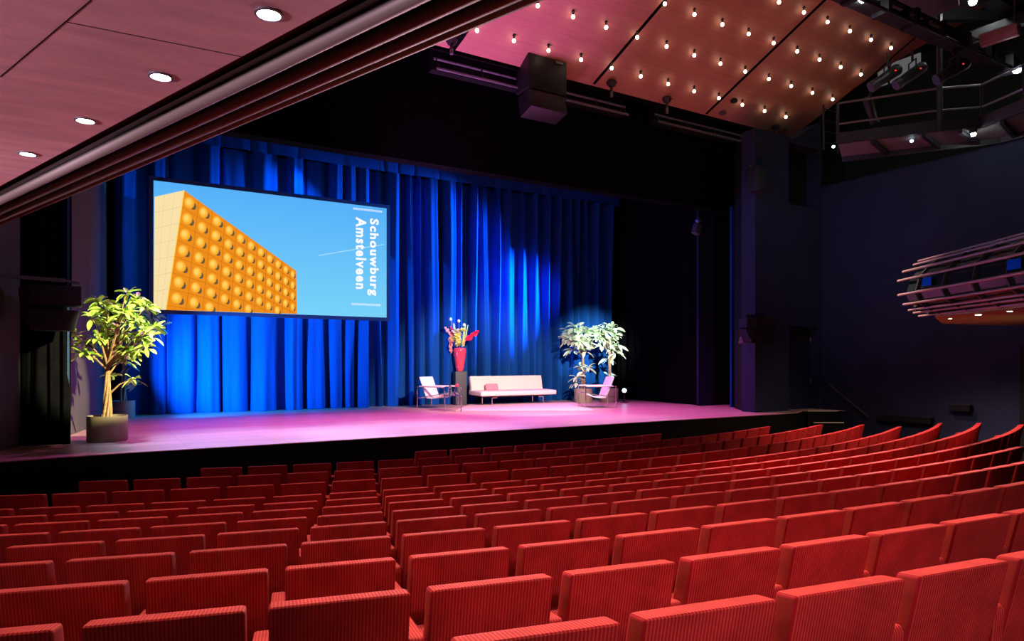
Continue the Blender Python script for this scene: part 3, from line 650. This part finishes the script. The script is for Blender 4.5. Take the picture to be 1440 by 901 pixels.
def rise(p, py, px=None):
    d = Vector((p.x, p.y, 0)); D = p.x*SY+p.y*CY; return Vector((p.x, p.y, EYE+(HZ-py)*D/FPX))
tops_ = [rise(fp[0], 143), rise(fp[1], 124), rise(fp[2], 115)]; h1 = tops_[1].z
mids_ = [rise(fp[0], 171), rise(fp[1], 155), rise(fp[2], 147)]
rail_t = [Vector((p.x, p.y, h1)) for p in fp]; rail_m = [Vector((p.x, p.y, mids_[1].z)) for p in fp]
MB().tube(rail_t, .025, 8).build('top_rail', M['ring'], t); MB().tube(rail_m, .022, 8).build('mid_rail', M['ring'], t)
for k, p in enumerate(fp): MB().tube([p, (p.x, p.y, h1+(.0 if k != 1 else 2.1))], .03 if k != 1 else .055, 8).build('post', M['gallery'], t)
# dark green back panel and ladder
ld = thing('wall_ladder', 'dark ladder beside the far end of the upper gallery', 'ladder', (0, 0, 0))
A = at_y(1158, 205, 10.6); B = at_y(1178, 205, 10.6)
for p in (A, B): MB().tube([(p.x, p.y, A.z-.1), (p.x, p.y, A.z+1.0)], .025, 8).build('stile', M['gallery'], ld)
for k in range(4): MB().tube([(A.x, A.y, A.z+.1+k*.27), (B.x, B.y, A.z+.1+k*.27)], .015, 6).build('rung', M['gallery'], ld)
wn = struct(MB().box((17.95, at_x(1264, 99, 17.95).y, at_x(1264, 99, 17.95).z), (.04, 1.1, .5)).build('window_1', M['winp']), 'dim lit window of the control room behind the gallery')
MB().box((17.91, at_x(1250, 99, 17.91).y, at_x(1264, 99, 17.95).z), (.03, .05, .54)).build('window_mullion', M['steel'], wn)
# theatre spotlights on the gallery
def spot(px, py, lb, D, yaw, tilt, s=.8, leds=True):
    p = at_d(px, py, D); t = thing('theatre_spotlight', lb, 'spotlight', p, yaw, 'spotlights on the upper gallery'); R_ = Matrix.Rotation(tilt, 3, 'X')
    tr_ = lambda pts: [R_ @ Vector(q) for q in pts]
    MB().tube(tr_([(0, .34*s, 0), (0, .28*s, 0), (0, -.05*s, 0), (0, -.34*s, 0)]), [.10*s, .14*s, .13*s, .11*s], 16).build('body', M['gallery'], t, smooth=True)
    MB().tube(tr_([(0, -.33*s, 0), (0, -.47*s, 0)]), .13*s, 16).build('lens_hood', M['hood'], t)
    MB().tube([(-.17*s, 0, 0), (-.17*s, 0, .3*s), (.17*s, 0, .3*s), (.17*s, 0, 0)], .015, 6).build('yoke', M['steel'], t)
    MB().tube([(0, 0, .3*s), (0, 0, .55*s)], .025, 6).build('clamp', M['steel'], t)
    if leds: MB().box((.13*s, .1, .06), (.02, .03, .02)).build('indicator_lamp', M['redlamp'], t)
spot(1248, 107, 'grey theatre spotlight in front of the lit window, leftmost of three', 13.3, math.radians(-125), math.radians(34))
spot(1283, 104, 'grey theatre spotlight just right of the lit window', 13.3, math.radians(-125), math.radians(34))
spot(1342, 98, 'grey theatre spotlight right of the thick gallery post', 12.9, math.radians(-125), math.radians(30))
spot(1224, 152, 'small moving lamp low behind the gallery railing', 14.6, math.radians(90), math.radians(60), .7, False)
# overhead beams and panels at the top right
yB = 6.8; zBm = at_y(1320, 57, yB).z
t = thing('lighting_bridge', 'dark steel lighting bridge carrying white house lamps, top right', 'beam', (0, 0, 0))
MB().bar((9.6, yB, zBm+.12), (15.95, yB, zBm+.12), .22, .3).build('beam', M['gallery'], t)
MB().tube([(9.6, yB-.2, zBm-.06), (15.95, yB-.2, zBm-.06)], .03, 8).build('pipe', M['gallery'], t)
for k in range(7): MB().box((10.4+k*.85, yB-.1, zBm+.05), (.1, .3, .3)).build('bracket', M['gallery'], t)
for k in range(4): MB().box((10.9+k*.62, yB-.18, zBm+.1), (.34, .06, .05)).build('cable_tray', M['ring'], t)
struct(MB().box((14.1, 1.6, 9.7), (3.8, 13.4, .1)).build('ceiling_side', M['grey']), 'grey ceiling panel at the top right, above the bridge')
def bm(name, lb, p, r_, z, wd, h):
    a, b = at_z(*p, z), at_z(*r_, z); tag(MB().bar(a, b, wd, h).build(name, M['gallery']), lb, 'beam')
bm('ceiling_beam', 'dark ceiling beam crossing the grey panel, level across the top right', (1308, 22), (1446, 25), 9.3, .16, .2)
bm('ceiling_beam', 'dark slanting ceiling beam above the pink tube light', (1362, 54), (1446, 24), 8.6, .14, .2)
bm('ceiling_beam', 'dark ceiling beam in the top right picture corner', (1388, -6), (1446, 28), 8.9, .3, .2)
t = thing('ceiling_duct', 'dark grey box hung under the ceiling at the top of the bridge', 'duct', (0, 0, 0))
A = [at_z(1262, 22, 8.75), at_z(1300, 29, 8.75), at_z(1349, 9, 8.75), at_z(1346, -12, 8.75), at_z(1290, -12, 8.75)]
MB().prism(A, (0, 0, .4)).build('box', M['grey'], t)
t = thing('batten_light', 'pale pink tube light batten hanging below the dark ceiling beams', 'lamp', (0, 0, 0))
a, b = at_z(1380, 57, 8.2), at_z(1433, 39, 8.2); MB().bar(a, b, .2, .16).build('housing', M['batten'], t, .01)
MB().bar(a-Vector((0, 0, .1)), b-Vector((0, 0, .1)), .12, .06).build('tube', M['batten'], t, .01)
MB().tube([b+Vector((-.15, 0, .05)), b+Vector((-.15, 0, 1.2))], .02, 6).build('hanger', M['steel'], t)
MB().tube([a, a+Vector((-.25, .1, -.1))], .012, 6).build('cable', M['ring'], t)
hl = None
for k, (p, D, lb, r, pw) in enumerate((((1213, 0), 11.2, 'white house lamp at the top left end of the lighting bridge', .055, 0), ((1280, 29), 12.3, 'white house lamp on the bridge beside the canopy edge', .075, 0), ((1368, 3), 13.4, 'white house lamp on the grey ceiling panel', .07, 0),
                                  ((1388, 79), 13.4, 'white house lamp on the bridge below the tube light', .075, 0), ((1430, 99), 13.8, 'white house lamp at the far right of the bridge', .07, 0), ((1369, 189), 13.6, 'small white lamp under the floor of the upper gallery', .045, 0))):
    t = thing('house_lamp', lb, 'lamp', at_d(*p, D), 0, 'white house lamps top right')
    MB().lathe([(r*1.25, .02), (r*1.3, .1), (r*.6, .2), (0, .2)], n=16, close=False).build('housing', M['steel'], t)
    MB().lathe([(0, -r*.8), (r*.7, -r*.6), (r, 0), (r*.8, .03), (0, .03)], n=18).build('lens', M['white'], t, smooth=True)
for p, D, lb in (((1172, 206), 15.2, 'tiny blue-white lamp at the far end of the upper gallery'), ((1282, 198), 14.2, 'tiny lamp under the middle of the upper gallery')):
    tag(MB().lathe([(0, -.035), (.03, -.02), (.035, .01), (0, .03)], at_d(*p, D), 12).build('pilot_lamp', M['tiny']), lb, 'lamp')
# handrail, ledges on the right wall
t = thing('wall_handrail', 'dark sloping handrail on the navy wall above the stage steps', 'handrail', (0, 0, 0))
a, b = at_x(1165, 540, 15.9), at_x(1222, 587, 15.9)
MB().tube([a, b], .025, 10).build('rail', M['steel'], t)
for f in (.1, .5, .9): c = a.lerp(b, f); MB().tube([c, c+Vector((.09, 0, -.03))], .012, 6).build('bracket', M['steel'], t)
for pa, pb, lb in (((1239, 587.5), (1311, 590.5), 'long black ledge low on the right navy wall'), ((1336, 572), (1366, 574.5), 'short dark ledge on the right navy wall, near the pod')):
    a, b = at_x(*pa, 15.9), at_x(*pb, 15.9); zc_ = (a.z+b.z)/2
    t = thing('wall_ledge', lb, 'ledge', (0, 0, 0), 0, 'ledges on the right wall')
    MB().box((15.9, (a.y+b.y)/2, zc_), (.16, abs(a.y-b.y), .13)).build('body', M['black'], t); MB().box((15.83, (a.y+b.y)/2, zc_+.07), (.05, abs(a.y-b.y)+.02, .015)).build('lip', M['steel'], t)
y0_, y1_ = at_x(1437, 560, 15.97).y, 6.0
struct(MB().box((15.96, (y0_+y1_)/2-.1, 1.35), (.06, abs(y0_-y1_)+.25, 2.3)).build('door_2', M['black']), 'dark doorway in the right wall at the picture edge')
for py in (250,):
    pass
# ------------------------------------------------------------------ things on the stage
def leafmesh(mb, p, d, L_, wd, droop=.25, mi=0, twist=0):
    d = d.normalized(); s_ = d.cross(Vector((0, 0, 1)));
    if s_.length < .1: s_ = Vector((1, 0, 0))
    s_ = (Matrix.Rotation(twist, 3, d) @ s_.normalized()); up = s_.cross(d)
    vs = []; K = 5
    for k in range(K+1):
        u = k/K; c = p+d*(L_*u)-Vector((0, 0, droop*L_*u*u)); hw = wd/2*math.sin(PI*min(1, u*.93+.035))**.75
        vs += [c-s_*hw+up*hw*.25, c, c+s_*hw+up*hw*.25]
    fs = []
    for k in range(K): b = 3*k; fs += [(b, b+1, b+4, b+3), (b+1, b+2, b+5, b+4)]
    mb.add(vs, fs, mi)
def tree(label, base, pot_r, pot_h, stems, clusters, lsize, mleaf, dens, seed):
    rnd = random.Random(seed); base = Vector(base)
    t = thing('potted_tree', label, 'plant', base, 0, 'potted trees on the stage')
    MB().lathe([(0, 0), (pot_r*.96, 0), (pot_r, .02), (pot_r, pot_h), (pot_r-.02, pot_h), (pot_r-.02, pot_h-.05), (0, pot_h-.05)], n=40).build('pot', M['pot'], t, smooth=True)
    MB().lathe([(0, pot_h-.035), (pot_r-.025, pot_h-.045), (pot_r-.025, pot_h-.08)], n=30).build('soil', M['soil'], t)
    top = Vector((0, 0, stems[1])); tk = MB()
    for k in range(stems[0]):
        a = 2*PI*k/stems[0]+.4; pts = [Vector((math.cos(a+j*.35)*(.055-.04*j/6), math.sin(a+j*.35)*(.055-.04*j/6), pot_h-.06+(stems[1]-pot_h+.06)*j/6)) for j in range(7)]
        tk.tube(pts, [.022-.007*j/6 for j in range(7)], 7)
    fol = MB(); br_b = MB()
    for (c, rad, n_) in clusters:
        c = Vector(c)-base
        hb = min(max(c.z-.25, pot_h+.25), stems[1]); st_ = Vector((0, 0, hb))
        mid = st_.lerp(c, .5)+Vector((0, 0, .05)); br_b.tube([st_, mid, c], [.016, .011, .006], 6)
        for k in range(int(n_*dens)):
            a = rnd.uniform(0, 2*PI); el = rnd.uniform(-.5, .85); dv = Vector((math.cos(a)*math.cos(el), math.sin(a)*math.cos(el), math.sin(el)))
            p = c+dv*rnd.uniform(0, rad*.55); L_ = lsize*rnd.uniform(.7, 1.25)
            leafmesh(fol, p, dv, L_, L_*rnd.uniform(.36, .48), rnd.uniform(.1, .5), 0, rnd.uniform(-.7, .7))
    tk.v and tk.build('trunk', M['bark'], t, smooth=True); br_b.build('branches', M['bark'], t, smooth=True)
    fo = fol.build('foliage', mleaf, t); tag(fo, kind='stuff')
    return t
rnd = random.Random(3)
def cl(D, pts, dep=.35):
    return [(at_d(px, py, D+rnd.uniform(-dep, dep)), r, n) for px, py, r, n in pts]
b1 = at_z(145, 622, SZ); D1 = 10.37+.2
b1 = Vector((b1.x+.06, b1.y+.22, SZ))
tree('tall leafy tree in a grey pot at the left front corner of the stage', b1, .275, .385, (6, 1.15),
     cl(D1, [(178, 412, .15, 9), (142, 424, .2, 14), (152, 436, .2, 14), (192, 420, .16, 10), (203, 432, .16, 9), (175, 440, .2, 15), (130, 447, .2, 12), (155, 456, .22, 18), (190, 452, .2, 15), (215, 462, .17, 13), (170, 470, .22, 18),
                  (140, 474, .2, 14), (120, 482, .18, 12), (195, 474, .2, 14), (108, 472, .12, 6), (118, 497, .18, 12), (140, 503, .16, 8), (165, 496, .2, 15), (185, 494, .2, 14), (212, 472, .14, 8), (175, 506, .16, 9), (205, 488, .14, 8), (158, 530, .08, 4), (186, 533, .08, 4)]), .155, M['leaf'], 2.3, 7)
b2 = at_z(172, 587, SZ)
b2 = Vector((b2.x+.02, b2.y-.1, SZ))
tree('slim tree in a grey pot against the blue curtain, behind the front tree', b2, .22, .37, (3, 1.3),
     cl(14.9, [(200, 440, .2, 10), (215, 448, .2, 12), (222, 460, .18, 10), (205, 470, .2, 10), (185, 430, .2, 10), (180, 455, .25, 12), (205, 482, .15, 6), (190, 542, .1, 4), (185, 515, .1, 4)], .3), .18, M['leaf2'], 2.2, 8)
D3 = 20.6
b3 = at_d(820, 565, D3); b3.z = SZ; b4 = at_d(857, 565, D3+.15); b4.z = SZ
tree('pale leafed tree in a grey pot right of the sofa, nearer the curtain centre', b3, .27, .41, (3, 1.35),
     cl(D3, [(802, 466, .3, 22), (812, 462, .3, 24), (822, 468, .3, 24), (832, 465, .28, 20), (800, 478, .25, 14), (815, 480, .3, 22), (828, 482, .28, 18), (806, 492, .2, 8), (822, 494, .2, 12), (838, 474, .25, 16), (797, 472, .12, 4), (815, 515, .12, 5), (826, 517, .1, 5), (811, 530, .1, 5), (812, 538, .1, 4)], .3), .24, M['leaf2'], 1.7, 9)
tree('pale leafed tree in a grey pot at the far right, behind the armchair', b4, .27, .41, (3, 1.4),
     cl(D3+.1, [(850, 464, .3, 22), (860, 462, .28, 18), (842, 474, .28, 18), (855, 476, .3, 22), (864, 472, .25, 14), (848, 486, .25, 14), (860, 490, .25, 12), (866, 496, .16, 6), (858, 505, .16, 6), (856, 528, .12, 5), (868, 485, .12, 4)], .3), .24, M['leaf2'], 1.7, 10)
# sofa
YSO = 16.55
sq = lambda px, py: at_y(px, py, YSO)
xl_, xr_ = sq(676.5, 548).x, sq(782.5, 548).x; cxs = (xl_+xr_)/2; Ls = xr_-xl_
t = thing('sofa', 'long pale sofa with slim chrome legs at the back of the stage', 'sofa', (cxs, YSO, SZ))
MB().box((0, .36, .335), (Ls, .74, .13), Matrix.Rotation(.03, 3, 'X')).build('seat', M['sofa'], t, .035, 3)
MB().box((.0-.02, .70, .58), (Ls-.1, .13, .43), Matrix.Rotation(-.2, 3, 'X')).build('backrest', M['sofa'], t, .03, 3)
MB().box((0, .42, .245), (Ls-.3, .5, .05)).build('base_frame', M['steel'], t)
for sx_ in (-1, 1):
    x = sx_*Ls*.34
    MB().tube([(x, .1, 0), (x, .1, .2), (x-sx_*.16, .1, .215)], .018, 8).build('front_leg', M['chrome'], t); MB().tube([(x, .66, 0), (x, .66, .22)], .018, 8).build('rear_leg', M['chrome'], t)
cq = sq(704, 545)
tag(MB().box((cq.x-.0, YSO+.5, SZ+.4+.085), (.40, .1, .19), Matrix.Rotation(-.35, 3, 'X')).build('cushion', M['cush'], None, .04, 3), 'small pink cushion leaning on the left part of the sofa', 'cushion')
# rug
rc_ = [at_z(640, 577.6, SZ), at_z(834, 577, SZ), at_z(808, 566, SZ), at_z(664, 567.5, SZ)]
tag(MB().prism([(q.x, q.y, SZ+.001) for q in rc_], (0, 0, .010)).build('rug', M['rug']), 'pale pink rug on the stage floor in front of the sofa', 'rug')
# armchairs: front is local +y
def armchair(loc, rz, label):
    t = thing('armchair', label, 'chair', loc, rz, 'steel frame armchairs on the stage'); W_ = .33; F_, B_ = .40, -.42
    for sx_ in (-1, 1):
        for y, nm in ((F_, 'front_leg'), (B_, 'rear_leg')): MB().tube([(sx_*W_, y, 0), (sx_*W_, y, .56)], .013, 8).build(nm, M['chrome'], t)
        MB().tube([(sx_*W_, B_, .56), (sx_*W_, F_, .56)], .013, 8).build('arm_tube', M['chrome'], t)
        MB().box((sx_*W_, .03, .575), (.12, .72, .022)).build('armrest', M['leather'], t, .008)
        MB().tube([(sx_*W_, B_, .27), (sx_*(W_-.04), F_, .40)], .012, 8).build('side_rail', M['chrome'], t)
    MB().tube([(-W_, F_, .40), (W_, F_, .40)], .012, 8).build('front_rail', M['chrome'], t); MB().tube([(-W_, B_, .27), (W_, B_, .27)], .012, 8).build('rear_rail', M['chrome'], t)
    n = 10; mb = MB(); vs = []
    for k in range(n+1):
        u = k/n; y = lerp(-.16, F_, u); z = lerp(.29, .415, u)-.05*math.sin(PI*u)
        vs += [(-W_+.03, y, z), (W_-.03, y, z), (W_-.03, y, z-.025), (-W_+.03, y, z-.025)]
    fs = [(4*k+i, 4*k+(i+1) % 4, 4*k+4+(i+1) % 4, 4*k+4+i) for k in range(n) for i in range(4)]+[(3, 2, 1, 0), (4*n, 4*n+1, 4*n+2, 4*n+3)]
    mb.add(vs, fs).build('seat_sling', M['leather'], t, smooth=True)
    MB().box((0, -.27, .55), (2*W_-.06, .03, .56), Matrix.Rotation(math.radians(22), 3, 'X')).build('back_sling', M['leather'], t, .01)
    for sx_ in (-1, 1): MB().tube([(sx_*(W_-.04), -.17, .29), (sx_*(W_-.04), -.39, .80)], .011, 8).build('back_tube', M['chrome'], t)
    return t
c1 = at_d(616, 573, 18.0); armchair((c1.x, c1.y, SZ), math.radians(-148), 'cream steel-frame armchair beside the glass table, left of the sofa')
c2 = at_d(839, 573.5, 18.3); armchair((c2.x, c2.y, SZ), math.radians(70), 'cream steel-frame armchair in front of the pale trees, right of the sofa')
# glass side table
tb = at_d(637, 578, 16.9); tb.z = SZ; ht = at_d(638, 556, 16.9).z-SZ
t = thing('side_table', 'small glass side table with chrome legs beside the left armchair', 'table', tb, math.radians(-25))
MB().box((0, 0, ht), (.46, .42, .016)).build('glass_top', M['clear'], t, .004)
for sx_ in (-1, 1):
    for sy in (-1, 1): MB().tube([(sx_*.20, sy*.18, 0), (sx_*.20, sy*.18, ht-.008)], .011, 8).build('leg', M['chrome'], t)
    MB().tube([(sx_*.20, -.18, .03), (sx_*.20, .18, .03)], .009, 8).build('foot_rail', M['chrome'], t)
zt_ = SZ+ht+.009
Rz = Matrix.Rotation(math.radians(-25), 3, 'Z')
def ontab(x, y): q = Rz @ Vector((x, y, 0)); return Vector((tb.x+q.x, tb.y+q.y, zt_))
t = thing('carafe', 'clear glass carafe standing on the small glass table', 'carafe', ontab(-.07, .02))
MB().lathe([(0, 0), (.045, 0), (.05, .02), (.05, .15), (.03, .2), (.025, .24), (.032, .26), (.026, .26), (.02, .235), (.044, .15), (.044, .015), (0, .012)], n=20).build('body', M['clear'], t, smooth=True)
MB().lathe([(0, .02), (.042, .02), (.042, .13), (0, .13)], n=16).build('water', mat('water', (.8, .85, 1), .02, trans=1), t)
t = thing('pitcher', 'glass pitcher with handle and red stopper on the small glass table', 'pitcher', ontab(.10, 0))
MB().lathe([(0, 0), (.055, 0), (.07, .05), (.065, .12), (.045, .19), (.05, .21), (.045, .21), (.04, .19), (.058, .12), (.062, .05), (0, .012)], n=20).build('body', M['clear'], t, smooth=True)
MB().tube([(.045, 0, .2), (.10, 0, .19), (.115, 0, .13), (.068, 0, .07)], .009, 8).build('handle', M['clear'], t)
MB().lathe([(0, .20), (.035, .205), (.045, .24), (.03, .27), (0, .275)], n=14).build('stopper', M['redcap'], t, smooth=True)
for x, y, lb in ((-.17, -.06, 'small tumbler at the left edge of the glass table'), (.02, -.11, 'small tumbler between carafe and pitcher on the glass table')):
    tag(MB().lathe([(0, 0), (.03, 0), (.036, .09), (.032, .09), (.027, .01), (0, .01)], ontab(x, y), 18).build('drinking_glass', M['clear'], smooth=True), lb, 'glass', 'tumblers on the side table')
# pedestal, vase and flowers
pb = at_d(646.5, 569, 19.5); pb.z = SZ; ph_ = at_d(646, 522, 19.5).z-SZ
t = thing('pedestal', 'dark grey square pedestal under the red vase', 'pedestal', pb, math.radians(-12))
MB().box((0, 0, ph_/2), (.32, .32, ph_)).build('column', M['plinth'], t, .006); MB().box((0, 0, ph_-.01), (.335, .335, .02)).build('top_plate', M['plinth'], t)
vz = SZ+ph_; vh = at_d(646, 489, 19.5).z-vz
v = tag(MB().lathe([(0, 0), (.085, 0), (.10, .03), (.135, .22*vh/.65), (.165, .42*vh/.65), (.178, .56*vh/.65), (.170, vh-.02), (.150, vh), (.135, vh-.01), (.15, vh-.06), (.12, .1), (0, .06)], (pb.x, pb.y, vz), 36).build('vase', M['vase'], smooth=True), 'tall glossy red vase on the dark pedestal', 'vase')
bo = thing('flower_bouquet', 'tall mixed flower arrangement standing in the red vase', 'flowers', (pb.x, pb.y, vz+vh-.06))
o_ = Vector((pb.x, pb.y, vz+vh-.06))
def fl_(px, py, dd=0): return at_d(px, py, 19.5+dd)-o_
def zz(x, y, dd=0): return fl_(620+x/15.02, 440+y/15.02, dd)
st_ = MB()
for x, y in ((205, 130), (378, 170)): st_.tube([(0, 0, -.1), zz(x+10, y+250)*.6, zz(x, y)], .007, 6)
st_.build('thin_stems', M['bark'], bo)
for x, y in ((205, 130), (378, 170), (490, 250)):
    MB().lathe([(0, -.05), (.035, -.03), (.045, 0), (.03, .035), (0, .05)], zz(x, y), 12).build('bud', M['cream'], bo, smooth=True)
for x0, y0, x1, y1 in ((470, 700, 520, 250), (490, 690, 570, 255), (455, 700, 490, 300), (320, 700, 260, 215), (335, 680, 285, 225)):
    MB().tube([zz(x0, y0)*.9, zz((x0+x1)/2, (y0+y1)/2, -.05), zz(x1, y1)], [.018, .02, .012], 7).build('stalk', M['gre'], bo, smooth=True)
def bloom(name, x, y, r, m, n, seed, dd=-.1, up=.3):
    rr_ = random.Random(seed); mb = MB(); c = zz(x, y, dd)
    for k in range(n):
        a = rr_.uniform(0, 2*PI); el = rr_.uniform(-.5, 1.2); dv = Vector((math.cos(a)*math.cos(el), math.sin(a)*math.cos(el), math.sin(el)+up)); leafmesh(mb, c, dv, r*rr_.uniform(.8, 1.2), r*.6, .2, 0, rr_.uniform(-1, 1))
    mb.build(name, m, bo)
bloom('blossom', 360, 480, 0.14, M['yel'], 26, 1); bloom('blossom', 310, 570, 0.16, M['yel'], 24, 2); bloom('blossom', 360, 640, 0.13, M['yel'], 20, 3); bloom('blossom', 330, 400, 0.13, M['cream'], 18, 4); bloom('blossom', 450, 370, 0.12, M['yel'], 18, 5)
bloom('greenery', 370, 420, .12, M['leaf'], 16, 6, .05); bloom('greenery', 400, 660, .14, M['leaf'], 18, 12, .02)
def spike(x0, y0, x1, y1, m, n, r, seed):
    rr_ = random.Random(seed); mb = MB(); a, b = zz(x0, y0, -.05), zz(x1, y1, -.05)
    mb.tube([a*.5, a, b], .009, 6)
    for k in range(n):
        u = (k+.5)/n; c = a.lerp(b, u); dv = (b-a).normalized()+Vector((rr_.uniform(-1, 1), rr_.uniform(-1, 1), rr_.uniform(-1, 1)))*.55; leafmesh(mb, c, dv, r*(1.15-.6*u), r*.5, .05, 0, rr_.uniform(-2, 2))
    mb.build('flower_spike', m, bo)
spike(520, 590, 770, 400, M['hot'], 60, .15, 1); spike(330, 620, 110, 330, M['pinkp'], 36, .13, 2); spike(260, 480, 205, 300, M['hot'], 16, .09, 3); spike(220, 480, 205, 810, M['pinkp'], 40, .13, 4)
# floor uplight right of the trees
p = at_d(878, 562, 20.6); p.z = SZ
t = thing('floor_uplight', 'small floor spotlight glowing blue-white beside the rightmost tree', 'lamp', p)
MB().lathe([(0, 0), (.12, 0), (.12, .015), (.02, .02), (.015, .26), (0, .26)], n=18).build('stand', M['steel'], t)
MB().tube([(.08, .10, .30), (0, 0, .33), (-.06, -.07, .355)], [.05, .07, .075], 14).build('head', M['steel'], t, smooth=True)
MB().tube([(-.06, -.07, .356), (-.066, -.077, .36)], .06, 14).build('lens', emis('uplight_lens', (.5, .8, 1), 14), t)
lamp('uplight_lamp', 'SPOT', (p.x-.1, p.y+.25, SZ+.45), 160, (.1, .35, 1), (p.x-.9, 18, 3.4), .04, 75, .8)
tag(MB().lathe([(0, 0), (.03, 0), (.03, .03), (0, .035)], at_z(1117, 575, SZ), 10).build('marker_lamp', M['bluelamp']), 'tiny cyan marker lamp on the stage floor by the door', 'lamp')
